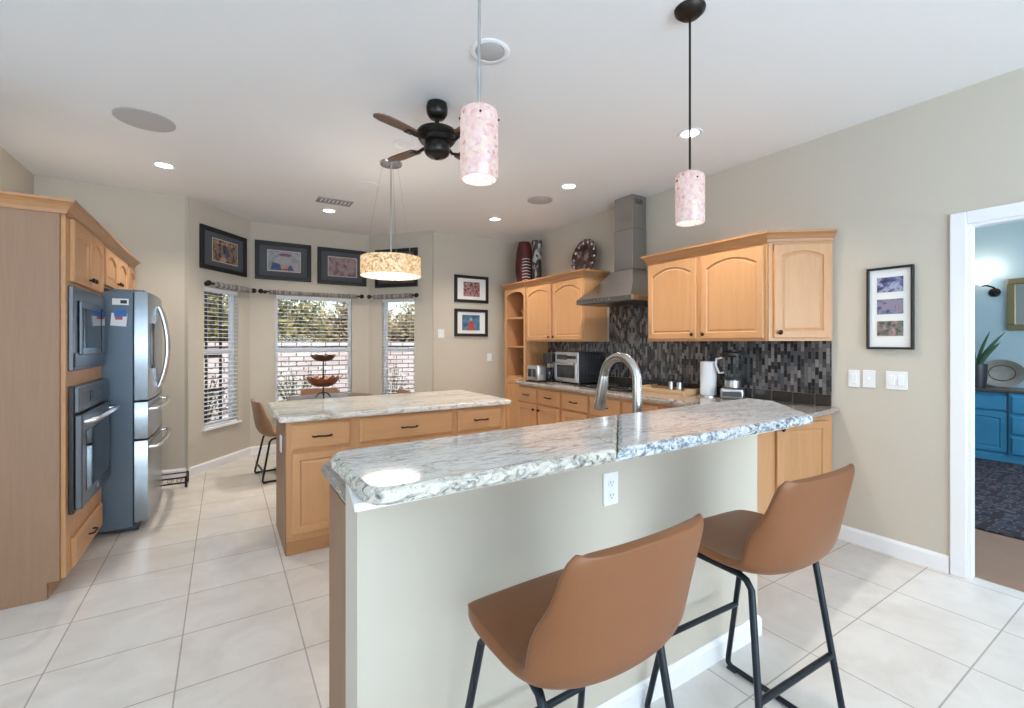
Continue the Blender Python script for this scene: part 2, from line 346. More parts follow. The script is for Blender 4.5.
# ------------------------------------------------------------------ mesh builder
class MB:
    def __init__(s): s.bm = bmesh.new()
    def box(s, x0, x1, y0, y1, z0, z1, bev=0, seg=2):
        r = bmesh.ops.create_cube(s.bm, size=1)
        for v in r['verts']:
            v.co = Vector((x0 + (v.co.x + .5) * (x1 - x0), y0 + (v.co.y + .5) * (y1 - y0), z0 + (v.co.z + .5) * (z1 - z0)))
        if bev:
            es = list({e for v in r['verts'] for e in v.link_edges})
            bmesh.ops.bevel(s.bm, geom=es, offset=bev, segments=seg, affect='EDGES', profile=.5)
        return s
    def prism(s, pts, z0, z1):
        lo = [s.bm.verts.new((x, y, z0)) for x, y in pts]; hi = [s.bm.verts.new((x, y, z1)) for x, y in pts]
        n = len(pts)
        for i in range(n): s.bm.faces.new((lo[i], lo[(i + 1) % n], hi[(i + 1) % n], hi[i]))
        s.bm.faces.new(hi); s.bm.faces.new(lo[::-1]); return s
    def rings(s, rings, cap0=True, cap1=True):
        R = [[s.bm.verts.new(p) for p in r] for r in rings]
        n = len(R[0])
        for a, b in zip(R, R[1:]):
            for i in range(n): s.bm.faces.new((a[i], a[(i + 1) % n], b[(i + 1) % n], b[i]))
        if cap0: s.bm.faces.new(R[0][::-1])
        if cap1: s.bm.faces.new(R[-1])
        return s
    def lathe(s, prof, c=(0, 0, 0), seg=24, axis='z', cap=True):
        rs = []
        for r, h in prof:
            ring = []
            for i in range(seg):
                a = 2 * PI * i / seg; x, y = r * math.cos(a), r * math.sin(a)
                p = {'z': (x, y, h), 'y': (x, h, -y), 'x': (h, x, y)}[axis]
                ring.append((c[0] + p[0], c[1] + p[1], c[2] + p[2]))
            rs.append(ring)
        return s.rings(rs, cap, cap)
    def tube(s, pts, r, seg=10, flat=1.0):
        P = [Vector(p) for p in pts]; rs = []
        T0 = (P[1] - P[0]).normalized()
        up = Vector((0, 0, 1)) if abs(T0.z) < .9 else Vector((1, 0, 0))
        N = T0.cross(up).normalized()
        for i, p in enumerate(P):
            T = (P[min(i + 1, len(P) - 1)] - P[max(i - 1, 0)]).normalized()
            N = (N - T * N.dot(T)).normalized(); B = T.cross(N)
            rr = r[i] if isinstance(r, (list, tuple)) else r
            rs.append([tuple(p + (N * math.cos(2 * PI * k / seg) + B * math.sin(2 * PI * k / seg) * flat) * rr) for k in range(seg)])
        return s.rings(rs)
    def sphere(s, c, r, sc=(1, 1, 1), seg=16):
        q = bmesh.ops.create_uvsphere(s.bm, u_segments=seg, v_segments=max(6, seg // 2), radius=r)
        for v in q['verts']: v.co = Vector((c[0] + v.co.x * sc[0], c[1] + v.co.y * sc[1], c[2] + v.co.z * sc[2]))
        return s
    def sweep(s, path, prof, closed=False, pre=None, post=None):
        # path: 2D points, outward = right of travel; prof: (out, z)
        n = len(path); rs = []
        for i in range(n):
            p = Vector(path[i]).to_2d()
            d1 = (p - Vector(path[i - 1])).normalized() if (i > 0 or closed) else None
            d2 = (Vector(path[(i + 1) % n]) - p).normalized() if (i < n - 1 or closed) else None
            if i == 0 and pre: d1 = (p - Vector(pre)).normalized()
            if i == n - 1 and post: d2 = (Vector(post) - p).normalized()
            n1 = Vector((d1.y, -d1.x)) if d1 else None; n2 = Vector((d2.y, -d2.x)) if d2 else None
            if n1 is None: m = n2
            elif n2 is None: m = n1
            else:
                m = (n1 + n2).normalized(); m = m / max(.3, m.dot(n1))
            rs.append([(p.x + m.x * o, p.y + m.y * o, z) for o, z in prof])
        if closed: rs.append(rs[0])
        return s.rings(rs, not closed, not closed)
    def xf(s, M):
        bmesh.ops.transform(s.bm, matrix=M, verts=s.bm.verts); return s
    def build(s, name, mat, parent=None, world=False, smooth=None, mats=None):
        bmesh.ops.recalc_face_normals(s.bm, faces=s.bm.faces)
        if world and parent is not None:
            Mi = (Matrix.Translation(parent.location) @ Matrix.Rotation(parent.rotation_euler.z, 4, 'Z')).inverted()
            if parent.parent is not None:
                pp = parent.parent
                Mi = ((Matrix.Translation(pp.location) @ Matrix.Rotation(pp.rotation_euler.z, 4, 'Z')) @ Matrix.Translation(parent.location)).inverted()
            bmesh.ops.transform(s.bm, matrix=Mi, verts=s.bm.verts)
        me = bpy.data.meshes.new(name); s.bm.to_mesh(me); s.bm.free()
        for k in ([mat] if mats is None else mats): me.materials.append(MATS[k])
        o = bpy.data.objects.new(name, me); COL.objects.link(o)
        if parent: o.parent = parent
        if smooth is not None:
            me.shade_smooth()
            try: me.set_sharp_from_angle(angle=math.radians(smooth))
            except Exception: pass
        return o
def tag(o, label, cat, group=None, kind=None):
    o['label'] = label; o['category'] = cat
    if group: o['group'] = group
    if kind: o['kind'] = kind
    return o
def thing(name, label, cat, loc=(0, 0, 0), rz=0, group=None):
    o = bpy.data.objects.new(name, None); COL.objects.link(o); o.empty_display_size = .1
    o.location = loc; o.rotation_euler = (0, 0, rz)
    return tag(o, label, cat, group)
def struct(mb, name, mat, label=None, **kw):
    o = mb.build(name, mat, **kw); o['kind'] = 'structure'
    if label: o['label'] = label
    return o
def sthing(name, label, loc=(0, 0, 0), rz=0):
    o = bpy.data.objects.new(name, None); COL.objects.link(o); o.location = loc; o.rotation_euler = (0, 0, rz)
    o['kind'] = 'structure'; o['label'] = label
    return o
def copy_tree(o, parent=None):
    c = o.copy(); COL.objects.link(c)
    if parent: c.parent = parent
    for ch in list(o.children):
        copy_tree(ch, c)
    return c
def arc(c, r, a0, a1, n, plane='yz', x=0):
    out = []
    for i in range(n + 1):
        a = a0 + (a1 - a0) * i / n
        u, w = c[0] + r * math.cos(a), c[1] + r * math.sin(a)
        out.append((x, u, w) if plane == 'yz' else (u, x, w))
    return out

# ------------------------------------------------------------------ room shell
CEIL = 2.82
RX = 3.6
NA, BA, BB, NB = (-.285, 5.62), (.265, 6.33), (1.68, 6.33), (2.285, 5.62)
T = .12
floor_poly = [(-4.6, -4.1), (3.66, -4.1), (3.66, 5.74), (2.34, 5.74), (1.75, 6.45), (.2, 6.45), (-.36, 5.74), (-1.5, 5.74), (-1.5, 3.45), (-4.6, 3.45)]
struct(MB().prism(floor_poly, -.1, 0), 'floor', 'floor_tile', 'cream square floor tiles')
cp = [(x if x < 3.6 else 3.68, y) for x, y in floor_poly]
struct(MB().prism(cp, CEIL, CEIL + .1), 'ceiling', 'ceiling_paint', 'smooth white ceiling')
DO0, DO1, DOZ = -.06, .815, 2.03
w = MB(); w.box(RX, RX + .06, DO1, 5.74, 0, CEIL); w.box(RX, RX + .06, -4.1, DO0, 0, CEIL); w.box(RX, RX + .06, DO0, DO1, DOZ, CEIL)
struct(w, 'wall_right', 'wall_paint', 'beige wall behind the range hood with a doorway')
struct(MB().box(-1.53, NA[0], 5.62, 5.74, 0, CEIL), 'wall_back_left', 'wall_paint', 'beige wall beside the refrigerator')
struct(MB().box(NB[0], RX, 5.62, 5.74, 0, CEIL), 'wall_back_right', 'wall_paint', 'beige wall with two small framed pictures')
struct(MB().box(-1.53, -1.41, 3.36, 5.62, 0, CEIL), 'wall_left', 'wall_paint')
struct(MB().box(-4.6, -1.53, 3.36, 3.48, 0, CEIL), 'wall_left_return', 'wall_paint')
w = MB(); w.box(-4.72, -4.6, -4.1, -1.6, 0, CEIL); w.box(-4.72, -4.6, 2.0, 3.48, 0, CEIL); w.box(-4.72, -4.6, -1.6, 2.0, 2.4, CEIL)
struct(w, 'wall_far_left', 'wall_paint')
w = MB(); w.box(-4.72, -1.7, -4.22, -4.1, 0, CEIL); w.box(2.9, 3.7, -4.22, -4.1, 0, CEIL); w.box(-1.7, 2.9, -4.22, -4.1, 2.4, CEIL)
struct(w, 'wall_front', 'wall_paint')

def seg_frame(A, B):
    L = math.dist(A, B); return L, math.atan2(B[1] - A[1], B[0] - A[0])
def seg_wall(name, A, B, s0, s1, z0, z1, label):
    L, rz = seg_frame(A, B)
    m = MB()
    e0, e1 = -.03, L + .03
    m.box(e0, s0, 0, T, 0, CEIL); m.box(s1, e1, 0, T, 0, CEIL); m.box(s0, s1, 0, T, 0, z0); m.box(s0, s1, 0, T, z1, CEIL)
    m.xf(Matrix.Translation((A[0], A[1], 0)) @ Matrix.Rotation(rz, 4, 'Z'))
    struct(m, name, 'wall_paint', label)
WZ0, WZ1 = .45, 1.945
WIN = [('left', NA, BA, .176, .70), ('centre', BA, BB, .268, 1.19), ('right', BB, NB, .20, .70)]
for (nm, A, B, s0, s1) in WIN:
    seg_wall('wall_bay_' + nm, A, B, s0, s1, WZ0, WZ1, 'beige %s wall of the window bay' % nm)

def baseboard(name, path, h=.10, t=.014):
    prof = [(0, 0), (t, 0), (t, h - .018), (t * .55, h - .006), (t * .3, h), (0, h)]
    struct(MB().sweep(path, prof), name, 'white_trim', 'white baseboard')
baseboard('baseboard_right', [(RX, 1.495), (RX, .892)])
baseboard('baseboard_bay', [(-.62, 5.62), NA, BA, BB, NB, (3.24, 5.62)])

# windows: frame, sash rails, glass, sill; then blinds and valances as things
def window(n, A, B, s0, s1):
    L, rz = seg_frame(A, B)
    lab = ['left', 'centre', 'right'][n - 1]
    W = sthing('window_%d' % n, 'white single-hung window in the %s bay wall' % lab, (A[0], A[1], 0), rz)
    m = MB(); f = .035; y0, y1 = .055, .105
    for a in ((s0, s0 + f, WZ0, WZ1), (s1 - f, s1, WZ0, WZ1), (s0, s1, WZ1 - f, WZ1), (s0, s1, WZ0, WZ0 + f)):
        m.box(a[0], a[1], y0, y1, a[2], a[3], .003, 1)
    m.box(s0 + f, s1 - f, y0 + .005, y1 - .005, 1.235, 1.285, .003, 1)
    m.build('window_frame', 'vinyl_white', W)
    MB().box(s0 + f, s1 - f, .078, .082, WZ0 + f, WZ1 - f).build('pane', 'pane_glass', W)
    MB().box(s0 - .02, s1 + .02, -.03, .055, WZ0 - .022, WZ0 + .001, .004).build('window_sill', 'white_trim', W)
    where = ['in the left bay window', 'in the wide middle bay window', 'in the right bay window'][n - 1]
    b = thing('window_blind', 'white slatted blind ' + where, 'window blind', (A[0], A[1], WZ0), rz, 'blinds in the bay windows')
    MB().box(s0 + .008, s1 - .008, .002, .05, WZ1 - WZ0 - .045, WZ1 - WZ0 - .002, .004).build('headrail', 'slat_white', b)
    m = MB(); k = 0; z = .05; tilt = math.radians(4)
    while z < WZ1 - WZ0 - .06:
        c = .021
        y_, z_ = c * math.cos(tilt), c * math.sin(tilt)
        ring = lambda x: [(x, .026 - y_, z - z_), (x, .026, z + .0035), (x, .026 + y_, z + z_), (x, .026 + y_, z + z_ - .0016), (x, .026, z + .0018), (x, .026 - y_, z - z_ - .0016)]
        m.rings([ring(s0 + .01), ring(s1 - .01)])
        z += .0455
    m.build('slats', 'slat_white', b)
    MB().box(s0 + .01, s1 - .01, .008, .044, .005, .022, .003).build('bottom_rail', 'slat_white', b)
    m = MB()
    for q in (.16, .84): m.box(s0 + (s1 - s0) * q - .001, s0 + (s1 - s0) * q + .001, .0255, .0265, .02, WZ1 - WZ0 - .03)
    m.build('ladder_cord', 'slat_white', b)
for i, (nm, A, B, s0, s1) in enumerate(WIN): window(i + 1, A, B, s0, s1)

def valance(A, B, r0, r1, f0, f1, label):
    L, rz = seg_frame(A, B); z = 1.975; y = -.075
    t = thing('valance_rod', label, 'curtain rod', (A[0], A[1], z), rz, 'valance rods above the bay windows')
    MB().lathe([(.010, r0), (.010, r1)], (0, y, 0), 12, 'x').build('rod', 'black_iron', t, smooth=40)
    for x in (r0, r1):
        MB().sphere((x, y, 0), .030, (1, 1, 1), 16).build('finial', 'black_iron', t, smooth=60)
    for x in (r0 + .05, r1 - .05):
        m = MB(); m.tube([(x, y, 0), (x, -.0, 0)], .006, 8); m.lathe([(.022, 0), (.022, -.006)], (x, 0, 0), 14, 'y')
        m.build('bracket', 'black_iron', t)
    n = int((f1 - f0) / .006); prof = []
    rnd = random.Random(int(r1 * 100))
    for i in range(n + 1):
        x = f0 + (f1 - f0) * i / n
        prof.append((.026 + .007 * math.sin(i * 1.7) + rnd.uniform(-.003, .003), x))
    MB().lathe(prof, (0, y, -.006), 14, 'x').build('ruched_valance', 'valance_cloth', t, smooth=60)
valance(NA, BA, .15, .86, .22, .80, 'black rod with ruched striped valance above the left bay window')
valance(BA, BB, .11, 1.30, .20, 1.24, 'long black rod with ruched striped valance above the wide middle window')
valance(BB, NB, .055, .77, .12, .71, 'black rod with ruched striped valance above the right bay window')

# ------------------------------------------------------------------ doorway casing and the room beyond
m = MB()
cw, ct = .072, .018
m.box(RX - ct, RX, DO1, DO1 + cw, 0, DOZ + cw, .005); m.box(RX - ct, RX, DO0 - cw, DO0, 0, DOZ + cw, .005)
m.box(RX - ct, RX, DO0, DO1, DOZ, DOZ + cw, .005)
m.box(RX - .004, RX + .064, DO1 - .016, DO1, 0, DOZ); m.box(RX - .004, RX + .064, DO0, DO0 + .016, 0, DOZ); m.box(RX - .004, RX + .064, DO0 + .016, DO1 - .016, DOZ - .016, DOZ)
struct(m, 'trim_1', 'white_trim', 'white door casing around the doorway')
m = MB(); m.box(3.66, 8.2, -2.0, 3.4, -.1, 0); struct(m, 'floor_parlour', 'oak_floor', 'light oak plank floor of the room beyond')
struct(MB().box(3.68, 8.2, -2.0, 3.4, CEIL, CEIL + .1), 'ceiling_parlour', 'ceiling_paint')
struct(MB().box(8.0, 8.12, -2.0, 3.4, 0, CEIL), 'wall_parlour_right', 'wall_teal', 'pale teal wall of the room beyond')
struct(MB().box(3.7, 8.0, 3.3, 3.42, 0, CEIL), 'wall_parlour_back', 'wall_teal')
struct(MB().box(3.7, 8.0, -2.1, -1.98, 0, CEIL), 'wall_parlour_front', 'wall_teal')
rg = MB().box(4.62, 7.42, -1.4, 2.6, 0, .012, .004, 1).build('area_rug', 'rug_pattern')
tag(rg, 'dark navy and maroon patterned rug on the oak floor', 'rug')

# blue sideboard (front faces -X)
SB = thing('sideboard', 'blue painted sideboard with raised panel doors and drawers', 'sideboard', (7.48, 1.95, 0), -PI / 2)
sbw, sbd, sbh = 1.9, .5, .79
m = MB(); m.box(0, sbw, .0, sbd, .07, sbh); m.box(.6, sbw - .6, -.03, .02, .07, sbh); m.build('body', 'blue_paint', SB)
MB().box(-.01, sbw + .01, -.02, sbd - .002, .001, .08, .008).build('plinth', 'blue_paint', SB)
MB().box(-.02, sbw + .02, -.05, sbd - .002, sbh, sbh + .028, .008).build('top', 'top_wood_dark', SB)

def rect_ring(x0, x1, z0, z1, m, y, rise=0, n=14):
    a, b, c, d = x0 + m, x1 - m, z0 + m, z1 - m
    pts = []
    for i in range(n + 1):                      # top edge, right to left, arched
        t = i / n; x = b + (a - b) * t; u = (x - (a + b) / 2) / ((b - a) / 2)
        pts.append((x, y, d - rise * u * u))
    pts.append((a, y, c)); pts.append((b, y, c))
    return pts
def panel_door(x0, z0, w, h, y=0, arch=.0, t=.02, st=.047):
    x1, z1 = x0 + w, z0 + h
    m = MB()
    R = [rect_ring(x0, x1, z0, z1, 0, y), rect_ring(x0, x1, z0, z1, 0, y - t + .004), rect_ring(x0, x1, z0, z1, .004, y - t),
         rect_ring(x0, x1, z0, z1, st, y - t, arch), rect_ring(x0, x1, z0, z1, st + .006, y - t + .010, arch),
         rect_ring(x0, x1, z0, z1, st + .012, y - t + .010, arch), rect_ring(x0, x1, z0, z1, st + .024, y - t + .006, arch)]
    return m.rings(R)
def drawer_front(x0, z0, w, h, y=0, t=.02):
    x1, z1 = x0 + w, z0 + h
    R = [rect_ring(x0, x1, z0, z1, 0, y), rect_ring(x0, x1, z0, z1, 0, y - t + .009), rect_ring(x0, x1, z0, z1, .010, y - t + .002), rect_ring(x0, x1, z0, z1, .014, y - t)]
    return MB().rings(R)
def knob(x, z, y, parent, mat='bronze', r=.016):
    return MB().lathe([(.006, 0), (.006, -.012), (r * .8, -.016), (r, -.022), (r * .75, -.028), (.002, -.030)], (x, y, z), 14, 'y').build('knob', mat, parent, smooth=60)
def pull(x, z, y, parent, L=.10, mat='bronze'):
    pts = [(x - L / 2, y, z), (x - L / 2, y - .018, z), (x - L / 2 + .012, y - .026, z), (x - L * .2, y - .024, z + .002), (x + L * .2, y - .028, z - .002), (x + L / 2 - .012, y - .026, z), (x + L / 2, y - .018, z), (x + L / 2, y, z)]
    return MB().tube(pts, .0055, 8).build('handle', mat, parent, smooth=60)
for x0, w_, k in ((.02, .56, 0), (.62, .66, 1), (1.32, .56, 0)):
    y_ = -.03 if k else 0
    if k:
        for z0 in (.10, .33, .56):
            d = drawer_front(x0, z0, w_, .2, y_).build('drawer', 'blue_paint', SB)
            knob(x0 + w_ / 2, z0 + .1, y_ - .02, d)
    else:
        d = drawer_front(x0, .58, w_, .17, y_).build('drawer', 'blue_paint', SB); knob(x0 + w_ / 2, .665, y_ - .02, d)
        d = panel_door(x0, .11, w_, .45, y_, .02).build('door', 'blue_paint', SB); knob(x0 + .03, .34, y_ - .02, d)
# snake plant
PL = thing('potted_plant', 'spiky green plant in a dark pot on the blue sideboard', 'plant', (7.64, 1.66, sbh + .028))
MB().lathe([(.085, 0), (.10, .10), (.105, .28), (.098, .28), (.09, .25)], (0, 0, 0), 20).build('pot', 'pot_dark', PL, smooth=40)
m = MB(); rnd = random.Random(4)
for i in range(11):
    a = rnd.uniform(0, 2 * PI); ln = rnd.uniform(.30, .50); sp = rnd.uniform(.08, .29); r0 = rnd.uniform(0, .05)
    pts = []; rr = []
    for k in range(7):
        q = k / 6; rad = r0 + sp * q ** 1.6
        pts.append((rad * math.cos(a), rad * math.sin(a), .2 + ln * q)); rr.append(.026 * (1 - q) ** .6 * (.6 + q * .5) + .002)
    m.tube(pts, rr, 6, .25)
m.build('leaves', 'leaf_green', PL, smooth=60)
PT = thing('oval_platter', 'oval patterned platter standing upright behind the plant', 'platter', (7.90, 1.49, sbh + .028), -PI / 2)
m = MB(); rs = []
for rr, y in ((0.01, .012), (.62, .012), (.72, -.004), (1, -.022), (1, -.010), (.7, .022), (.01, .026)):
    rs.append([(.205 * rr * math.cos(2 * PI * k / 32), y, .17 + .165 * rr * math.sin(2 * PI * k / 32)) for k in range(32)])
m.rings(rs); m.build('platter_body', 'platter_beige', PT, smooth=50)
m = MB()
for rr in (.55, .80):
    m.tube([(.205 * rr * math.cos(2 * PI * k / 32), -.004 if rr > .7 else .010, .17 + .165 * rr * math.sin(2 * PI * k / 32)) for k in range(33)], .004, 6)
m.build('painted_rings', 'bowl_brown', PT, smooth=60)
# sconce
SC = thing('wall_sconce', 'dark scrolled wall sconce with a glowing glass cup above the sideboard', 'lamp', (7.998, 1.57, 2.02), -PI / 2)
MB().lathe([(.055, 0), (.05, -.02), (.02, -.028)], (0, 0, -.05), 20, 'y').build('backplate', 'bronze', SC, smooth=40)
pts = [(0, -.02, -.05), (.03, -.06, -.08), (.05, -.11, -.05), (.02, -.14, .0), (-.04, -.14, .03), (-.08, -.14, .03)]
MB().tube(pts, .010, 8).build('arm', 'bronze', SC, smooth=60)
MB().lathe([(.02, 0), (.055, .02), (.085, .07), (.095, .12), (.088, .12), (.05, .03), (.01, .012)], (-.08, -.14, .04), 20).build('glass_shade', 'sconce_glass', SC, smooth=60)
add_light('sconce_bulb', 'POINT', (-.08, -.16, .20), 2.2, WARM, parent=SC, shadow_soft_size=.04)
MR = thing('framed_mirror', 'gold framed mirror hanging on the teal wall', 'mirror', (7.998, 1.46, 1.50), -PI / 2)
m = MB(); x0, x1, h_ = 0, 1.0, .62
for a in ((x0, x1, 0, .07), (x0, x1, h_ - .07, h_), (x0, x0 + .07, .07, h_ - .07), (x1 - .07, x1, .07, h_ - .07)): m.box(a[0], a[1], -.035, 0, a[2], a[3], .008)
m.build('frame', 'gold_frame', MR)
MB().box(.06, .94, -.014, -.006, .06, h_ - .06).build('glass', 'mirror', MR)

# ------------------------------------------------------------------ ceiling fixtures
def downlight(x, y, label, on=True, spot=True):
    t = thing('recessed_downlight', label, 'ceiling light', (x, y, CEIL), 0, 'recessed ceiling lights')
    MB().lathe([(.058, -.001), (.082, -.001), (.085, -.004), (.080, -.009), (.062, -.007), (.058, -.004), (.058, -.001)], (0, 0, 0), 28, cap=False).build('trim_ring', 'white_trim', t, smooth=40)
    MB().lathe([(.058, -.001), (.058, -.0035)], (0, 0, 0), 28).build('lens', 'lamp_lens' if on else 'white_plastic', t)
    if on and spot:
        add_light('downlight_beam', 'SPOT', (0, 0, -.012), SPOT_W, WARM, parent=t, spot_size=math.radians(125), spot_blend=.9, shadow_soft_size=.05)
    return t
downlight(-.419, 4.72, 'lit ceiling downlight above the refrigerator')
downlight(.985, 5.36, 'lit ceiling downlight beside the air vent in the bay')
downlight(2.731, 3.325, 'lit ceiling downlight nearest the range hood')
downlight(2.716, 4.678, 'lit ceiling downlight nearest the back wall and tall vases')
downlight(2.758, 2.033, 'lit ceiling downlight behind the cord of the small pendant')
downlight(1.13, 3.27, 'unlit ceiling downlight above the fan blades', False)
def speaker(x, y, r, label, mat='grille_grey', ring='white_trim'):
    t = thing('ceiling_speaker', label, 'speaker', (x, y, CEIL), 0, 'round speakers in the ceiling')
    MB().lathe([(r * .93, -.001), (r, -.001), (r, -.006), (r * .93, -.008), (r * .93, -.001)], (0, 0, 0), 36, cap=False).build('ring', ring, t, smooth=40)
    MB().lathe([(r * .93, -.001), (r * .93, -.006), (.01, -.009)], (0, 0, 0), 36).build('grille', mat, t, smooth=40)
speaker(-.44, 3.83, .165, 'large round grey ceiling speaker above the oven cabinet', 'grille_grey', 'grille_grey')
speaker(2.746, 3.81, .13, 'round grey ceiling speaker near the range hood', 'grille_grey', 'grille_grey')
speaker(1.125, 4.307, .11, 'faint round white ceiling speaker beyond the island lamp', 'ceiling_paint')
t = thing('ceiling_eyeball_light', 'unlit round ceiling fitting behind the cord of the large pendant', 'ceiling light', (1.132, 2.0, CEIL))
MB().lathe([(.072, -.001), (.098, -.001), (.10, -.005), (.092, -.010), (.076, -.008), (.072, -.001)], (0, 0, 0), 32, cap=False).build('trim_ring', 'white_trim', t, smooth=40)
MB().lathe([(.072, -.001), (.070, -.008), (.045, -.014), (.01, -.015)], (0, 0, 0), 32).build('eyeball', 'grille_grey', t, smooth=50)
t = thing('air_vent', 'slatted rectangular air vent in the ceiling above the bay', 'air vent', (.97, 4.98, CEIL))
m = MB()
for a in ((-.17, .17, -.085, -.07), (-.17, .17, .07, .085), (-.17, -.155, -.07, .07), (.155, .17, -.07, .07)): m.box(a[0], a[1], a[2], a[3], -.012, -.001, .002, 1)
m.build('frame', 'vent_grey', t)
m = MB()
for k in range(8): m.box(-.155 + k * .0388, -.138 + k * .0388, -.07, .07, -.010, -.002)
m.build('slats', 'vent_grey', t)

# pendants over the bar
def pendant(x, y, label, ztop=2.115, cord='bronze'):
    t = thing('pendant_lamp', label, 'pendant lamp', (x, y, CEIL), 0, 'mosaic glass pendants over the bar')
    MB().lathe([(.01, -.035), (.045, -.03), (.064, -.012), (.066, -.001)], (0, 0, 0), 28).build('canopy', 'bronze', t, smooth=50)
    MB().lathe([(.005, -.03), (.005, ztop - CEIL + .02)], (0, 0, 0), 10).build('cord', cord, t, smooth=60)
    zt, zb = ztop - CEIL, 1.877 - CEIL
    MB().lathe([(.012, zt + .012), (.012, zt), (.05, zt - .002), (.0595, zt - .01), (.0615, zt - .03), (.0615, zb + .004), (.059, zb), (.055, zb), (.054, zb + .01), (.054, zt - .016)], (0, 0, 0), 32, cap=False).build('shade', 'shade_pink', t, smooth=50)
    MB().lathe([(.052, zb + .03), (.052, zb + .034)], (0, 0, 0), 28).build('diffuser', 'diffuser', t)
    m = MB()
    for a in (-2.0, -.6, 1.2, 2.8): m.sphere((.0625 * math.cos(a), .0625 * math.sin(a), zt - .035), .004, seg=8)
    m.build('set_screws', 'bronze', t)
pendant(.698, 1.304, 'pink mosaic glass pendant in front of the ceiling fan', 2.105, 'steel')
pendant(1.734, 1.279, 'pink mosaic glass pendant with dark round canopy near the wall cabinets', 2.095)

# island drum lamp
t = thing('drum_lamp', 'wide amber mosaic drum lamp hung on wires over the island', 'pendant lamp', (1.153, 3.676, CEIL))
MB().lathe([(.01, -.02), (.085, -.018), (.09, -.001)], (0, 0, 0), 28).build('canopy', 'brushed_nickel', t, smooth=40)
MB().lathe([(.007, -.01), (.007, -.79)], (0, 0, 0), 10).build('rod', 'brushed_nickel', t, smooth=60)
for k in range(3):
    a = .4 + 2 * PI * k / 3
    MB().tube([(.07 * math.cos(a), .07 * math.sin(a), -.01), (.225 * math.cos(a), .225 * math.sin(a), -.785)], .0012, 6).build('wire', 'brushed_nickel', t)
zt, zb = -.775, -.928
MB().lathe([(.232, zt), (.24, zt), (.24, zb), (.235, zb), (.232, zb + .01)], (0, 0, 0), 48, cap=False).build('shade', 'shade_amber', t, smooth=40)
MB().lathe([(.231, zb + .012), (.20, zb + .002), (.02, zb - .006)], (0, 0, 0), 48).build('diffuser', 'diffuser', t, smooth=40)
MB().lathe([(.014, zb - .005), (.012, zb - .016), (.003, zb - .02)], (0, 0, 0), 14).build('finial', 'brushed_nickel', t, smooth=60)
m = MB()
for k in range(3):
    a = .4 + 2 * PI * k / 3
    m.tube([(0, 0, -.78), (.232 * math.cos(a), .232 * math.sin(a), -.785)], .004, 6)
m.build('spider', 'brushed_nickel', t)

# ceiling fan
F = thing('ceiling_fan', 'dark bronze ceiling fan with four wooden blades', 'ceiling fan', (1.103, 2.606, CEIL))
MB().lathe([(.02, -.10), (.045, -.095), (.062, -.07), (.066, -.035), (.06, -.006), (.05, -.001)], (0, 0, 0), 28).build('canopy', 'fan_bronze', F, smooth=50)
MB().lathe([(.014, -.09), (.014, -.135), (.022, -.14), (.026, -.155)], (0, 0, 0), 16).build('downrod', 'fan_bronze', F, smooth=50)
MB().lathe([(.03, -.15), (.07, -.158), (.115, -.175), (.125, -.19), (.125, -.20), (.11, -.215), (.115, -.225), (.10, -.245), (.075, -.25), (.078, -.262), (.078, -.30), (.07, -.318), (.05, -.332), (.02, -.338), (.012, -.345), (.004, -.35)], (0, 0, 0), 36).build('motor_housing', 'fan_bronze', F, smooth=35)
for k in range(4):
    a = math.radians(200 + 90 * k)
    M = Matrix.Rotation(a, 4, 'Z')
    m = MB(); m.tube([(.09, 0, -.245), (.14, .012, -.262), (.18, .0, -.258), (.21, 0, -.25)], [.012, .010, .010, .008], 8)
    m.box(.18, .235, -.03, .03, -.256, -.25, .002, 1)
    m.xf(M); br = m.build('blade_arm', 'fan_bronze', F, smooth=50)
    m = MB(); up = []
    n = 10
    outline = [(.19, -.045), (.30, -.058), (.38, -.060), (.425, -.048), (.445, -.02), (.447, 0), (.445, .02), (.425, .048), (.38, .060), (.30, .058), (.19, .045)]
    m.prism(outline, -.249, -.241)
    m.xf(Matrix.Rotation(math.radians(11), 4, 'X') if False else Matrix.Translation((0, 0, -.245)) @ Matrix.Rotation(math.radians(-12), 4, 'X') @ Matrix.Translation((0, 0, .245)))
    m.xf(M); m.build('blade', 'blade_wood', F)

# ------------------------------------------------------------------ cabinets
CROWN = [(0, -.012), (.008, -.012), (.012, .006), (.025, .028), (.037, .040), (.047, .046), (.047, .060), (0, .060)]
def cabinet(name, label, w, d, h, loc, rz, fronts, toe=.09, z0=0.0, group=None, body_mat='maple', cat='cabinet', face=True):
    t = thing(name, label, cat, loc, rz, group)
    m = MB()
    if toe:
        m.box(0, w, .0, d, toe, h); m.box(.0, w, .065, d, .001, toe)
    else:
        m.box(0, w, 0, d, 0, h)
    m.build('body', body_mat, t)
    for f in fronts:
        kind, x, z, fw, fh = f[:5]
        if kind == 'door':
            o = panel_door(x, z, fw, fh, -.001, f[5]).build('door', 'maple', t)
            side, kz = f[6], f[7]
            knob(x + (fw - .028 if side == 'r' else .028), kz, -.021, o)
        else:
            o = drawer_front(x, z, fw, fh, -.001).build('drawer', 'maple_cross', t)
            pull(x + fw / 2, z + fh / 2, -.021, o)
    return t

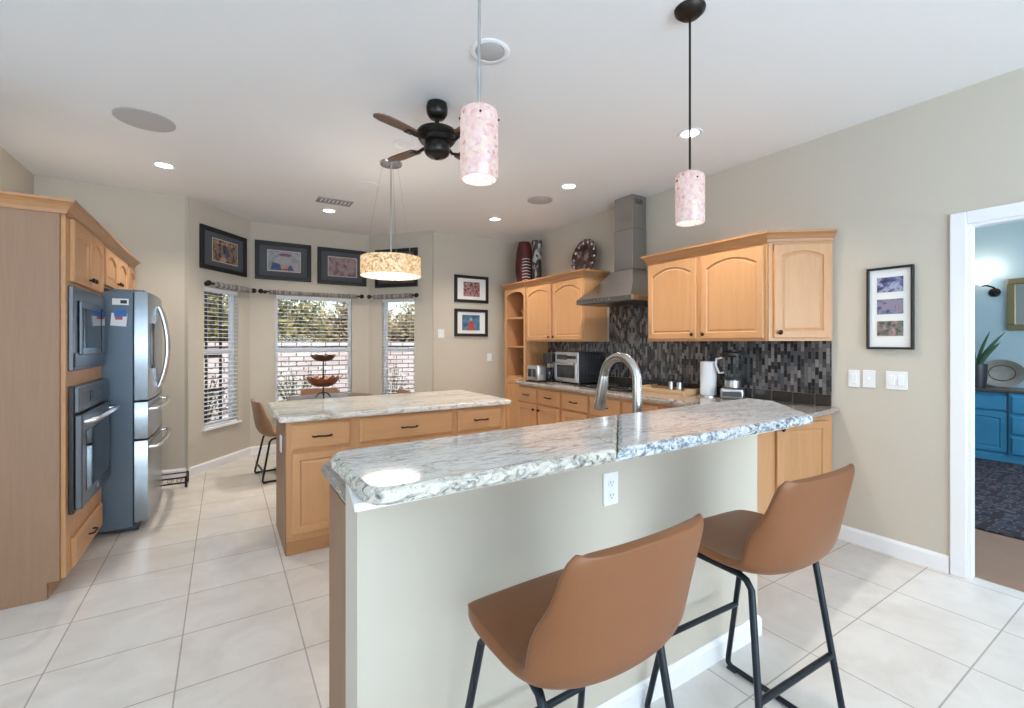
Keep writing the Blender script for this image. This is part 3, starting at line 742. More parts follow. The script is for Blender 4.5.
# --- left run: oven tower, over-fridge cabinet
LX = -.72; TY0, TY1 = 3.35, 4.20
TH = 2.05
tw = cabinet('oven_tower_cabinet', 'tall maple cabinet housing the wall oven and microwave', TY1 - TY0, .64, TH, (LX, TY0, 0), PI / 2,
    [('door', .075, 1.69, .36, .345, .05, 'r', 1.735), ('door', .445, 1.69, .36, .345, .05, 'l', 1.735), ('drawer', .10, .10, .68, .165)], toe=.09)
tw.children[0].data.materials.clear(); tw.children[0].data.materials.append(MATS['maple'])
m = MB(); m.prism([(-1.35, 3.326), (-.738, 3.326), (-.738, 3.349), (-1.35, 3.349)], .09, TH); m.prism([(-1.35, 3.326), (-.785, 3.326), (-.785, 3.349), (-1.35, 3.349)], .001, .09)
m.build('end_panel', 'panel_veneer', tw, world=True)
MB().sweep([(-1.35, 3.326), (-.716, 3.326), (-.716, 4.20)], [(o, z + TH) for o, z in CROWN]).build('crown_molding', 'maple_rail', tw, world=True)
fc = cabinet('over_fridge_cabinet', 'maple wall cabinet above the refrigerator', 1.295, .62, .305, (LX, TY1 + .005, TH - .305), PI / 2,
    [('door', .02, .015, .42, .27, .05, 'r', .06), ('door', .46, .015, .42, .27, .05, 'l', .06), ('door', .93, .015, .34, .27, .05, 'l', .06)], toe=0)
MB().sweep([(-.716, 4.205), (-.716, 5.50)], [(o, z + TH) for o, z in CROWN]).build('crown_molding', 'maple_rail', fc, world=True)

MB().box(-1.34, -.74, 3.34, 4.19, TH + .001, TH + .012).build('bounce_board', 'white_plastic', tw, world=True)  # unseen white board, added to keep orange wood bounce off the ceiling
MB().box(-1.33, -.74, 4.22, 5.48, TH + .001, TH + .012).build('bounce_board', 'white_plastic', fc, world=True)  # same added board over the fridge cabinet, neutralises the bounced light
# microwave and wall oven set into the tower (front faces +X)
MW = thing('built_in_microwave', 'built-in steel microwave above the wall oven', 'microwave', (LX, TY0 + .045, 1.195), PI / 2)
w_, h_ = .755, .47
m = MB(); m.box(0, w_, -.022, -.0015, 0, h_, .004); m.build('trim_frame', 'oven_steel', MW)
MB().box(.02, w_ - .02, -.027, -.0225, .02, .10, .002, 1).build('lower_trim', 'oven_steel', MW)
MB().box(.10, w_ - .075, -.040, -.0225, .085, h_ - .075, .006).build('door', 'oven_steel', MW)
MB().box(.125, w_ - .21, -.0425, -.0405, .125, h_ - .115, .001, 1).build('door_window', 'black_glass', MW)
MB().box(w_ - .19, w_ - .09, -.0425, -.0405, .10, h_ - .095, .001, 1).build('control_panel', 'black_glass', MW)
OV = thing('wall_oven', 'steel wall oven with dark glass door below the microwave', 'oven', (LX, TY0 + .045, .41), PI / 2)
h_ = .70
MB().box(0, w_, -.024, -.0015, 0, h_, .004).build('body', 'black_plastic', OV)
MB().box(0.005, w_ - .005, -.045, -.0245, h_ - .145, h_ - .004, .004).build('control_panel', 'oven_steel', OV)
MB().box(.25, .50, -.047, -.0455, h_ - .105, h_ - .045).build('display', 'black_glass', OV)
d = MB().box(.006, w_ - .006, -.058, -.0245, .02, h_ - .158, .006).build('door', 'oven_steel', OV)
MB().box(.085, w_ - .085, -.061, -.0585, .10, h_ - .26, .001, 1).build('door_window', 'black_glass', d)
MB().tube([(.05, -.06, h_ - .20), (.05, -.10, h_ - .195), (.10, -.112, h_ - .19), (w_ / 2, -.118, h_ - .187), (w_ - .10, -.112, h_ - .19), (w_ - .05, -.10, h_ - .195), (w_ - .05, -.06, h_ - .20)], .014, 10).build('handle', 'handle_steel', d, smooth=60)
MB().lathe([(.016, 0), (.016, -.002)], (w_ / 2, -.058, .06), 16, 'y').build('badge', 'steel', d)

# --- refrigerator
FR = thing('refrigerator', 'steel french-door refrigerator with two lower drawers', 'refrigerator', (-.55, 4.215, 0), PI / 2)
fw = .91
MB().box(0, fw, 0, .70, .025, 1.715, .008).build('case', 'fridge_side', FR)
MB().box(.01, fw - .01, -.03, .1, .002, .05, .004).build('toe_grille', 'black_plastic', FR)
m = MB(); m.box(.03, .14, -.06, .12, 1.716, 1.735, .004); m.box(fw - .14, fw - .03, -.06, .12, 1.716, 1.735, .004); m.build('hinge_cover', 'fridge_side', FR)
def bowed(x0, x1, z0, z1, bow=.018, y=-.006, t=.075):
    n = 10; fr = []
    for i in range(n + 1):
        x = x0 + (x1 - x0) * i / n; u = (x / fw - .5) * 2
        fr.append((x, y - t - bow * (1 - u * u)))
    poly = [(x0, y)] + fr + [(x1, y)]
    m = MB(); m.prism(poly, z0, z1)
    es = [e for e in m.bm.edges if abs(e.verts[0].co.z - e.verts[1].co.z) < 1e-6]
    bmesh.ops.bevel(m.bm, geom=es, offset=.006, segments=2, affect='EDGES', profile=.5)
    return m
dl = bowed(.003, fw / 2 - .003, .935, 1.72).build('door', 'fridge_front', FR, smooth=30)
dr = bowed(fw / 2 + .003, fw - .003, .935, 1.72).build('door', 'fridge_front', FR, smooth=30)
for d, x in ((dl, fw / 2 - .05), (dr, fw / 2 + .05)):
    pts = []
    for i in range(15):
        q = i / 14; z = 1.00 + .64 * q
        pts.append((x, -.105 - .055 * math.sin(PI * q) ** .8, z))
    MB().tube(pts, .015, 10, .8).build('handle', 'handle_steel', d, smooth=60)
MB().box(.13, .31, -.101, -.08, 1.16, 1.50, .006).build('water_dispenser', 'black_glass', dl)
for z0, z1 in ((.655, .925), (.06, .645)):
    d = bowed(.003, fw - .003, z0, z1).build('drawer', 'fridge_front', FR, smooth=30)
    zc = z1 - .06
    pts = [(.06, -.084, zc), (.06, -.125, zc + .003), (.12, -.143, zc + .004), (fw / 2, -.158, zc + .004), (fw - .12, -.143, zc + .004), (fw - .06, -.125, zc + .003), (fw - .06, -.084, zc)]
    MB().tube(pts, .016, 10, .8).build('handle', 'handle_steel', d, smooth=60)
# papers on the fridge side (side faces -Y at Y=4.215)
def paper(x0, x1, z0, z1, mat, name, label, off=.0015, rot=0):
    m = MB().box(-(x1 - x0) / 2, (x1 - x0) / 2, -off - .002, -off, -(z1 - z0) / 2, (z1 - z0) / 2)
    m.xf(Matrix.Rotation(rot, 4, 'Y'))
    o = m.build(name, mat); o.location = ((x0 + x1) / 2, 4.2145, (z0 + z1) / 2)
    return tag(o, label, 'magnet' if 'magnet' in name else 'paper')
o = paper(-.665, -.575, 1.62, 1.665, 'paper', 'fridge_label', 'small white label at the top of the refrigerator side')
m = MB().box(.0, .035, -.0055, -.004, -.012, .012); q = m.build('label_mark', 'slot_dark', o)
o = paper(-.672, -.585, 1.47, 1.56, 'paper', 'note_sheet', 'white note with red marks on the refrigerator side', .0015, .08)
MB().box(-.02, .02, -.0055, -.004, .0, .022).build('red_mark', 'paper_red', o)
paper(-.655, -.585, 1.535, 1.585, 'paper_blue', 'fridge_magnet', 'blue magnet card above the white note on the refrigerator', .0045, -.12)

# iron feeder stand by the nook wall
t = thing('iron_stand', 'low black scrolled iron stand on the floor beside the refrigerator', 'stand', (-.46, 5.34, 0), 0)
m = MB()
for z in (.095, .045): m.tube([(-.16, -.10, z), (.16, -.10, z)], .008, 8); m.tube([(-.16, .10, z), (.16, .10, z)], .006, 8); m.tube([(-.16, -.10, z), (-.16, .10, z)], .006, 8); m.tube([(.16, -.10, z), (.16, .10, z)], .006, 8)
m.build('rails', 'black_iron', t, smooth=60)
for x in (-.16, .16):
    for y in (-.10, .10): MB().tube([(x, y, .001), (x, y, .105)], .011, 8).build('leg', 'black_iron', t, smooth=60)
for x in (-.11, -.04, .04, .11):
    MB().tube([(x + .026 * math.cos(a * .5) * (1 - a / 26), -.10, .07 + .026 * math.sin(a * .5) * (1 - a / 26)) for a in range(18)], .004, 6).build('scroll', 'gold_frame', t, smooth=60)

# --- island
IX0, IX1, IY0, IY1, IH = .335, 1.96, 3.21, 3.79, .85
isl = thing('island_cabinet', 'maple kitchen island cabinet with three drawers in the front', 'kitchen island', (IX0, IY0, 0))
W_ = IX1 - IX0
m = MB(); m.box(0, W_, 0, IY1 - IY0, .10, IH); m.box(.0, W_, -.004, IY1 - IY0, .001, .10); m.build('body', 'maple', isl)
MB().box(.0, W_, -.012, -.0045, .001, .085, .002, 1).build('plinth', 'maple_rail', isl)
MB().box(-.008, -.0005, .0, IY1 - IY0, .001, IH - .001).build('end_panel', 'panel_veneer', isl)
for x, w_ in ((.03, .36), (.45, .70), (1.19, .40)):
    d = drawer_front(x, .665, w_, .165).build('drawer', 'maple_cross', isl); pull(x + w_ / 2, .745, -.02, d, .115)
for x, w_, s_ in ((.03, .36, 'r'), (.45, .34, 'r'), (.80, .34, 'l'), (1.19, .40, 'l')):
    d = panel_door(x, .125, w_, .52).build('door', 'maple', isl); knob(x + (w_ - .028 if s_ == 'r' else .028), .60, -.02, d)
MB().box(-.017, -.0085, .17, .24, .62, .73, .004).build('outlet_plate', 'white_plastic', isl)

def slab(poly, z0, z1, rough=.004, seed=1, step=.02, round_ids=(), rr=.03, inset=.006, edge_index=1):
    # countertop with an uneven chiselled edge; polygon counter-clockwise
    pts = []
    n = len(poly)
    for i in range(n):
        p0 = Vector(poly[i - 1]); p1 = Vector(poly[i]); p2 = Vector(poly[(i + 1) % n])
        if i in round_ids:
            d1 = (p0 - p1).normalized(); d2 = (p2 - p1).normalized()
            a, b = p1 + d1 * rr, p1 + d2 * rr
            for k in range(7):
                q = k / 6; pts.append((a * (1 - q) ** 2 + p1 * 2 * q * (1 - q) + b * q * q))
        else: pts.append(p1)
    dense = []
    for i in range(len(pts)):
        a, b = pts[i], pts[(i + 1) % len(pts)]; L = (b - a).length; k = max(1, int(L / step))
        for j in range(k): dense.append(a + (b - a) * j / k)
    N = len(dense); nor = []
    for i in range(N):
        d = (dense[(i + 1) % N] - dense[i - 1]).normalized(); nor.append(Vector((d.y, -d.x)))
    rnd = random.Random(seed)
    def ring(z, off, amp):
        return [(p.x + q.x * (off + rnd.uniform(-amp, amp)), p.y + q.y * (off + rnd.uniform(-amp, amp)), z + (rnd.uniform(-amp, amp) * .4 if amp else 0)) for p, q in zip(dense, nor)]
    h = z1 - z0
    m = MB()
    m.rings([ring(z0, -inset * .8, 0), ring(z0 + h * .22, -inset * .1, rough), ring(z0 + h * .5, 0, rough), ring(z0 + h * .8, -inset * .3, rough * .6), ring(z1 - .002, -inset * 1.2, rough * .3), ring(z1, -inset * 2, 0)])
    big = sorted(m.bm.faces, key=lambda f: -len(f.verts))[:2]
    for f in m.bm.faces: f.material_index = edge_index
    for f in big: f.material_index = 0
    m.bm.normal_update(); bmesh.ops.triangulate(m.bm, faces=big)
    return m
t = slab([(.29, 3.16), (2.0, 3.16), (2.0, 4.12), (.29, 4.06)], IH + .0005, IH + .036, .0025, 3, .03, (0, 1, 2, 3), .03).build('island_countertop', None, mats=['granite_island', 'granite_island'])
tag(t, 'cream granite countertop on the maple island', 'countertop')

# --- right wall base run (front faces -X), worktop, uppers
BX, CH = 2.94, .87
edges = [4.52, 4.11, 3.695, 3.27, 2.85, 2.43, 2.01]
names = ['farthest base cabinet unit, beside the tall open shelves', 'base cabinet unit below the coffee maker and toaster', 'base cabinet unit below the toaster oven', 'base cabinet unit below the black cooktop', 'base cabinet unit just behind the faucet spout', 'base cabinet unit nearest the peninsula, below the paper towels']
for i in range(6):
    y0, y1 = edges[i], edges[i + 1]; w_ = y0 - y1
    cabinet('base_cabinet', 'maple ' + names[i], w_ - .002, .645, CH, (BX, y0, 0), -PI / 2,
        [('drawer', .02, .68, w_ - .04, .165), ('door', .02, .115, w_ - .04, .545, 0, 'r' if i % 2 == 0 else 'l', .61)], group='base cabinets along the range wall')
wt = slab([(.302, 1.315), (2.12, 1.315), (2.9, 1.40), (3.592, 1.455), (3.592, 4.80), (3.23, 4.80), (2.9, 4.52), (2.9, 2.2), (2.65, 1.95), (.50, 1.95), (.300, 1.80)], CH + .0005, .905, .002, 9, .03, (9, 10), .03).build('granite_worktop', None, mats=['granite_dark', 'granite_dark'])
tag(wt, 'granite worktop along the range wall and behind the raised bar', 'countertop')

# peninsula: knee wall, cabinets, raised bar
struct(MB().box(.284, 2.09, 1.18, 1.31, 0, 1.022), 'wall_peninsula', 'wall_paint', 'painted knee wall carrying the raised bar')
baseboard('baseboard_peninsula', [(.284, 1.31), (.284, 1.18), (2.09, 1.18), (2.09, 1.31)], .09)
pc = thing('peninsula_cabinet', 'maple cabinets behind the knee wall of the raised bar', 'cabinet', (1.3, 1.6, 0))
m = MB(); poly = [(.308, 1.313), (2.12, 1.313), (2.12, 1.62), (2.92, 1.62), (2.92, 1.88), (.60, 1.88), (.308, 1.65)]
m.prism(poly, .09, CH); m.prism([(.308, 1.313), (2.12, 1.313), (2.12, 1.62), (2.92, 1.62), (2.92, 1.81), (.64, 1.81), (.308, 1.59)], .001, .09)
m.build('body', 'maple', pc, world=True)
MB().box(.302, .3075, 1.313, 1.64, .09, CH).build('end_panel', 'panel_veneer', pc, world=True)
# angled end unit by the right wall
ax, ay, bx_, by_ = 2.96, 1.665, 3.592, 1.50
L_ = math.hypot(bx_ - ax, by_ - ay); rz_ = math.atan2(by_ - ay, bx_ - ax)
ac = thing('angled_base_cabinet', 'maple angled cabinet between the bar and the switch wall', 'cabinet', (ax, ay, 0), rz_)
m = MB(); m.prism([(ax, ay), (bx_, by_), (bx_, 2.0), (ax, 2.0)], .09, CH); m.prism([(ax, ay + .06), (bx_, by_ + .06), (bx_, 2.0), (ax, 2.0)], .001, .09); m.build('body', 'maple', ac, world=True)
d = panel_door(.14, .115, L_ - .20, .70).build('door', 'maple', ac); knob(.17, .78, -.02, d)
MB().box(.0, .10, -.018, -.0005, .09, CH - .001, .004).build('corner_stile', 'maple', ac)

struct(MB().prism([(.214, .908), (1.84, .915), (2.14, 1.2), (2.14, 1.27), (.262, 1.235)], 1.0225, 1.038), 'trim_2', 'white_trim', 'painted board under the raised bar')
bt = thing('raised_bar_top', 'polished granite top of the raised breakfast bar', 'countertop', (1.2, 1.06, 1.038))
m = slab([(.228, .862), (.868, .862), (1.30, 1.285), (.222, 1.24)], 1.0385, 1.072, .004, 21, .016, (0, 3), .06); m.build('left_slab', None, bt, world=True, mats=['granite_warm', 'edge_warm'])
m = slab([(.872, .862), (1.93, .872), (2.24, 1.18), (2.24, 1.32), (1.304, 1.285)], 1.0385, 1.072, .005, 22, .016, (), .03); m.build('right_slab', None, bt, world=True, mats=['granite_cool', 'edge_cool'])

# backsplash (thing-like wall covering): upright mosaic and a row of border tiles
bs = sthing('wall_backsplash', 'dark mosaic tile backsplash on the range wall', (3.592, 4.8, 0), -PI / 2)
m = MB(); m.box(0, 3.295, -.0, .007, .985, 1.365); m.box(1.12, 1.95, 0, .007, 1.365, 1.78); m.build('mosaic_tiles', 'mosaic', bs)
m = MB(); k = 0
while k * .152 < 3.29:
    m.box(k * .152 + .002, min(3.295, k * .152 + .15), -.002, .007, .9055, .983, .002, 1); k += 1
m.build('border_tiles', 'border_tile', bs)

# upper cabinets
UZ0, UZ1, UX = 1.365, 2.075, 3.255
uh = UZ1 - UZ0
DW = .335
u1 = cabinet('wall_cabinet', 'maple two-door wall cabinet to the left of the range hood', 4.80 - 3.71, .335, uh, (UX, 4.80, UZ0), -PI / 2,
    [('door', .015, .02, .515, uh - .05, .06, 'r', .055), ('door', .56, .02, .515, uh - .05, .06, 'l', .055)], toe=0, group='maple wall cabinets')
u2 = cabinet('wall_cabinet', 'maple two-door wall cabinet to the right of the range hood', 2.84 - 1.765, .335, uh, (UX, 2.84, UZ0), -PI / 2,
    [('door', .015, .02, .495, uh - .05, .06, 'r', .055), ('door', .555, .02, .50, uh - .05, .06, 'l', .055)], toe=0, group='maple wall cabinets')
MB().sweep([(3.59, 2.84), (UX - .004, 2.84), (UX - .004, 1.762)], [(o, z + UZ1) for o, z in CROWN], post=(3.589, 1.492)).build('crown_molding', 'maple_rail', u2, world=True)
MB().sweep([(UX - .004, 4.80), (UX - .004, 3.71), (3.59, 3.71)], [(o, z + UZ1) for o, z in CROWN]).build('crown_molding', 'maple_rail', u1, world=True)
au = (3.262, 1.76); av = (3.590, 1.495)
L_ = math.dist(au, av); rz_ = math.atan2(av[1] - au[1], av[0] - au[0])
u3 = thing('angled_wall_cabinet', 'maple angled end wall cabinet with one arched door', 'cabinet', (au[0], au[1], UZ0), rz_)
MB().prism([au, av, (3.59, 1.763), (3.262, 1.763)], UZ0, UZ1).build('body', 'maple', u3, world=True)
d = panel_door(.03, .02, L_ - .05, uh - .05, -.001, .035).build('door', 'maple', u3); knob(.062, .06, -.021, d)
MB().sweep([(UX - .004, 1.7615), (3.589, 1.4915)], [(o, z + UZ1) for o, z in CROWN], pre=(UX - .004, 2.84)).build('crown_molding', 'maple_rail', u3, world=True)

# tall open shelf unit (open niche with scalloped top over a cupboard)
ts = thing('open_shelf_unit', 'maple corner unit with open shelves and a scalloped top', 'shelf unit', (UX, 5.31, 0), -PI / 2)
w_ = 5.31 - 4.805; d_ = .335
m = MB()
m.box(0, .018, 0, d_, .001, UZ1); m.box(w_ - .018, w_, 0, d_, .001, UZ1); m.box(.018, w_ - .018, d_ - .01, d_, .001, UZ1)
m.box(.018, w_ - .018, 0, d_ - .01, UZ1 - .018, UZ1); m.box(.018, w_ - .018, 0.0, d_ - .01, .09, .905)
m.box(0, .045, -.018, -.0005, .09, UZ1); m.box(w_ - .045, w_, -.018, -.0005, .09, UZ1)
m.build('carcass', 'maple', ts)
for z in (1.29, 1.67): MB().box(.0185, w_ - .0185, .012, d_ - .0105, z, z + .02).build('shelf', 'maple_cross', ts)
sc = [(.045, UZ1)]
x0, x1 = .045, w_ - .045
for k in range(25):
    q = k / 24; x = x0 + (x1 - x0) * q
    e = abs(q - .5) * 2
    z = UZ1 - .055 - .055 * (1 if e > .86 else (e / .86) ** 2 * .55)
    sc.append((x, z))
sc.append((x1, UZ1))
m = MB(); a = [m.bm.verts.new((x, -.018, z)) for x, z in sc]; b = [m.bm.verts.new((x, -.001, z)) for x, z in sc]
for i in range(len(sc)): m.bm.faces.new((a[i], a[(i + 1) % len(sc)], b[(i + 1) % len(sc)], b[i]))
m.bm.faces.new(a[::-1]); m.bm.faces.new(b); m.build('scalloped_valance', 'maple', ts)
d = panel_door(.05, .11, w_ - .10, .76, -.001).build('door', 'maple', ts); knob(w_ - .08, .82, -.021, d)
MB().sweep([(3.59, 5.31), (UX - .018, 5.31), (UX - .018, 4.806)], [(o, z + UZ1) for o, z in CROWN]).build('crown_molding', 'maple_rail', ts, world=True)

# things on the shelves and cabinet tops
def vase(name, label, loc, prof, mat, seg=28):
    t = thing(name, label, 'vase', loc)
    MB().lathe(prof, (0, 0, 0), seg).build('vase_body', mat, t, smooth=50); return t
ztop = UZ1 + .0605
v = vase('floor_vase', 'tall dark red carved vase on the open shelf unit', (3.43, 5.12, UZ1 + .002), [(r * 1.3, h * 1.38) for r, h in [(.05, 0), (.078, .06), (.092, .16), (.094, .25), (.084, .36), (.066, .44), (.06, .455), (.05, .455), (.045, .40)]], 'vase_red')
m = MB()
for k in range(8):
    z = .10 + k * .040; R_ = .1215 - .022 * abs(z - .28) / .28
    m.tube([(R_ * 1.015 * math.cos(a), R_ * 1.015 * math.sin(a), z + .012 * math.cos(3 * (a + 1.9))) for a in [-2.4 + .1 * i for i in range(11)]], .005, 6)
m.build('carved_bands', 'ball_white', v, smooth=60)
v = vase('cylinder_vase', 'slim black and white patterned cylinder vase beside the red vase', (3.46, 4.87, UZ1 + .002), [(r * 1.2, h * 1.38) for r, h in [(.055, 0), (.058, .02), (.052, .04), (.052, .38), (.058, .41), (.056, .44), (.045, .44), (.045, .38)]], 'vase_pattern')
t = thing('decor_plate', 'dark round plate with shell pattern standing on the wall cabinet', 'plate', (3.46, 3.98, UZ1 + .002), -PI / 2 - .05)
m = MB(); rs = []
for rr, y in ((.01, .018), (.6, .015), (.75, -.005), (1, -.022), (1, -.012), (.7, .022), (.01, .028)):
    rs.append([(.225 * rr * math.cos(2 * PI * k / 36), y, .245 + .225 * rr * math.sin(2 * PI * k / 36)) for k in range(36)])
m.rings(rs).xf(Matrix.Rotation(-.15, 4, 'X')); m.build('plate_body', 'plate_pattern', t, smooth=50)
for k in range(14):
    a = k * 2 * PI / 14
    MB().sphere((.185 * math.cos(a), -.013, .245 + .185 * math.sin(a)), .014, (1, .5, 1), 8).xf(Matrix.Rotation(-.15, 4, 'X')).build('shell_inlay', 'ball_white', t, smooth=60)
m = MB(); m.tube([(-.09, .05, .005), (-.07, -.035, .012), (-.07, -.045, .045)], .005, 6); m.tube([(.09, .05, .005), (.07, -.035, .012), (.07, -.045, .045)], .005, 6); m.tube([(-.09, .05, .005), (0, .075, .20)], .005, 6); m.tube([(.09, .05, .005), (0, .075, .20)], .005, 6)
m.build('easel', 'copper', t)
t = thing('starfish_ornament', 'brown starfish ornament on the upper open shelf', 'ornament', (3.40, 5.08, 1.69), -PI / 2)
m = MB(); pts = []
for k in range(10):
    a = PI / 2 + k * PI / 5; r = .085 if k % 2 == 0 else .034; pts.append((r * math.cos(a), .075 + r * math.sin(a)))
m.prism([(x, z) for x, z in pts], -.012, .012).xf(Matrix.Rotation(PI / 2, 4, 'X')); m.build('star_body', 'star_brown', t)
t = vase('black_vase', 'black tulip-shaped vase on the lowest open shelf', (3.40, 5.02, .9055), [(.055, 0), (.05, .02), (.022, .05), (.03, .10), (.065, .17), (.075, .22), (.055, .265), (.07, .30), (.062, .30), (.04, .26)], 'pot_dark')

# range hood
hd = thing('range_hood', 'steel chimney range hood with a sloping canopy', 'range hood', (3.592, 3.28, 1.745), -PI / 2)
HW, HD, cw_, cd_ = .75, .49, .125, .20
def rr_(hw, d, z, x0=0): return [(-hw, 0, z), (-hw, -d, z), (hw, -d, z), (hw, 0, z)]
m = MB(); m.rings([rr_(HW / 2, HD, 0), rr_(HW / 2, HD, .045), rr_(HW / 2 - .006, HD - .006, .05), rr_(.25, .33, .19), rr_(cw_ + .012, cd_ + .012, .335), rr_(cw_, cd_, .34)])
m.build('canopy', 'hood_steel', hd)
MB().box(-cw_, cw_, -cd_, 0, .341, .74, .002, 1).build('lower_duct', 'hood_steel', hd)
MB().box(-cw_ + .004, cw_ - .004, -cd_ + .004, 0, .741, CEIL - 1.746, .002, 1).build('upper_duct', 'hood_steel', hd)
m = MB()
for k in range(5): m.box(cw_ - .0042, cw_ - .0028, -cd_ + .045 + k * .022, -cd_ + .055 + k * .022, .985, 1.035)
m.build('vent_slots', 'slot_dark', hd)
m = MB()
for k in range(5): m.lathe([(.008, 0), (.008, -.004)], (-.10 + k * .05, -HD, .023), 12, 'y')
m.build('buttons', 'steel', hd)
MB().box(-HW / 2 + .03, HW / 2 - .03, -HD + .03, -.03, -.006, -.0005).build('filter', 'oven_steel', hd)

# cooktop
ct = thing('cooktop', 'black glass cooktop set in the worktop below the hood', 'cooktop', (3.06, 3.65, .9055), -PI / 2)
MB().box(0, .74, 0, .46, 0, .008, .003).build('glass', 'black_glass', ct)
for x, y, r in ((.18, .13, .075), (.18, .33, .095), (.54, .13, .095), (.54, .33, .075)):
    MB().lathe([(r, .0083), (r, .0087), (r - .004, .0087), (r - .004, .0083)], (x, y, 0), 28, cap=False).build('burner_ring', 'grille_grey', ct)

# toaster oven
to = thing('toaster_oven', 'steel toaster oven with dark sides on the worktop', 'toaster oven', (3.17, 4.10, .9055), -PI / 2)
w_, d_, h_ = .39, .36, .335
MB().box(0, w_, .012, d_, .018, h_ + .01, .01).build('case', 'black_plastic', to, smooth=30)
MB().box(0, w_, 0, .0118, .018, h_ + .01, .005).build('front_frame', 'steel_brush', to)
d = MB().box(.02, w_ - .02, -.012, -.0005, .045, .235, .004).build('door', 'steel_brush', to)
MB().box(.045, w_ - .045, -.0145, -.0125, .065, .205).build('door_window', 'black_glass', d)
MB().tube([(.03, -.012, .222), (.03, -.045, .226), (w_ - .03, -.045, .226), (w_ - .03, -.012, .222)], .008, 8).build('handle', 'handle_steel', d, smooth=60)
MB().box(.03, .20, -.003, -.0005, .262, .318).build('display', 'black_glass', to)
for x in (.235, .285, .335): MB().lathe([(.018, 0), (.017, -.018), (.014, -.02)], (x, -.0005, .29), 16, 'y').build('knob', 'black_plastic', to, smooth=50)
m = MB()
for r in range(2):
    for k in range(6): m.box(w_ - .0002, w_ + .001, .07 + k * .045, .09 + k * .045, .10 + r * .17, .14 + r * .17, 0)
m.build('side_reflections', 'oven_steel', to)  # steel patches imitate the tile pattern reflected in the oven's side
m = MB()
for x in (.03, w_ - .03):
    for y in (.04, d_ - .04): m.lathe([(.014, 0), (.014, .0178)], (x, y, 0), 10)
m.build('feet', 'black_plastic', to)
# coffee maker
cm = thing('coffee_maker', 'black and steel coffee maker beside the toaster oven', 'coffee maker', (3.14, 4.40, .9055), -PI / 2)
MB().box(0, .26, .0, .24, 0, .03, .006).build('base', 'black_plastic', cm)
MB().box(.10, .26, .06, .24, .0305, .33, .012).build('tower', 'steel_brush', cm)
MB().box(0, .0995, .10, .24, .0305, .30, .01).build('water_tank', 'black_glass', cm)
MB().box(.10, .26, -.0, .0595, .21, .33, .01).build('brew_head', 'black_plastic', cm)
MB().lathe([(.045, 0), (.055, .05), (.05, .12), (.04, .13)], (.18, .005 + .02, .031), 18).build('carafe', 'black_glass', cm, smooth=50)
# toaster
tt = thing('toaster', 'small steel toaster in front of the coffee maker', 'toaster', (2.975, 4.40, .9055), -PI / 2)
MB().box(.0, .23, .0, .13, .012, .19, .022, 3).build('body', 'steel_brush', tt, smooth=40)
m = MB(); m.box(.03, .20, .025, .050, .1885, .1915); m.box(.03, .20, .080, .105, .1885, .1915); m.build('slots', 'slot_dark', tt)
MB().box(.0, .23, -.001, .131, 0, .0118).build('base', 'black_plastic', tt)
for x in (.06, .15): MB().box(x, x + .03, -.018, -.0005, .06, .15, .004).build('lever', 'black_plastic', tt)

# tray with two grinders
tr = thing('wooden_tray', 'pale wooden tray on the worktop beside the cooktop', 'tray', (3.25, 2.93, .9055), -PI / 2)
w_, d_ = .48, .24
MB().box(0, w_, 0, d_, 0, .008).build('base', 'tray_wood', tr)
m = MB(); m.box(0, w_, 0, .010, .0083, .042, .003); m.box(0, w_, d_ - .010, d_, .0083, .042, .003); m.box(0, .010, .0103, d_ - .0103, .0083, .055, .003); m.box(w_ - .01, w_, .0103, d_ - .0103, .0083, .055, .003)
m.build('sides', 'tray_wood', tr)
for y, lab in ((2.68, 'salt grinder in the tray, nearer the faucet'), (2.59, 'pepper grinder in the tray, nearer the paper towels')):
    g = thing('spice_grinder', 'clear and black ' + lab, 'grinder', (3.37, y, .914), 0, 'grinders in the wooden tray')
    MB().lathe([(.024, 0), (.024, .085), (.02, .095)], (0, 0, 0), 18).build('glass_body', 'steel_brush', g, smooth=40)
    MB().lathe([(.022, .0955), (.025, .10), (.025, .145), (.02, .155), (.008, .158)], (0, 0, 0), 18).build('cap', 'black_plastic', g, smooth=40)
# paper towel
p = thing('paper_towel_holder', 'white paper towel roll on a dark holder beside the blender', 'paper towel', (3.435, 2.355, .9055))
MB().lathe([(.085, 0), (.085, .008), (.08, .012)], (0, 0, 0), 28).build('base', 'steel_brush', p, smooth=40)
MB().lathe([(.018, .0125), (.062, .0125), (.064, .02), (.064, .285), (.062, .29), (.018, .29)], (0, 0, 0), 32).build('paper_roll', 'paper', p, smooth=40)
MB().lathe([(.007, .29), (.007, .315), (.016, .32), (.016, .335), (.004, .34)], (0, 0, 0), 14).build('post', 'black_plastic', p, smooth=50)
# blender
b = thing('countertop_blender', 'glass jar blender with steel base on the worktop', 'blender', (3.47, 2.16, .9055), -PI / 2 + .5)
MB().box(-.085, .085, -.09, .09, 0, .085, .016, 3).build('base', 'steel_brush', b, smooth=40)
MB().box(-.07, .07, -.0925, -.0905, .02, .06, .001, 1).build('button_panel', 'oven_steel', b)
MB().lathe([(.055, .0855), (.062, .09), (.062, .145), (.055, .15)], (0, 0, 0), 24).build('collar', 'steel_brush', b, smooth=40)
MB().lathe([(.066, .1505), (.069, .152), (.069, .165), (.066, .166)], (0, 0, 0), 24).build('jar_ring', 'black_plastic', b, smooth=40)
MB().lathe([(.054, .1665), (.060, .18), (.082, .33), (.084, .345), (.080, .345), (.056, .18), (.05, .172)], (0, 0, 0), 24).build('jar', 'pane_glass', b, smooth=40)
MB().tube([(-.078, 0, .325), (-.12, 0, .315), (-.125, 0, .26), (-.10, 0, .20), (-.065, 0, .205)], .009, 8).build('jar_handle', 'white_plastic', b, smooth=60)
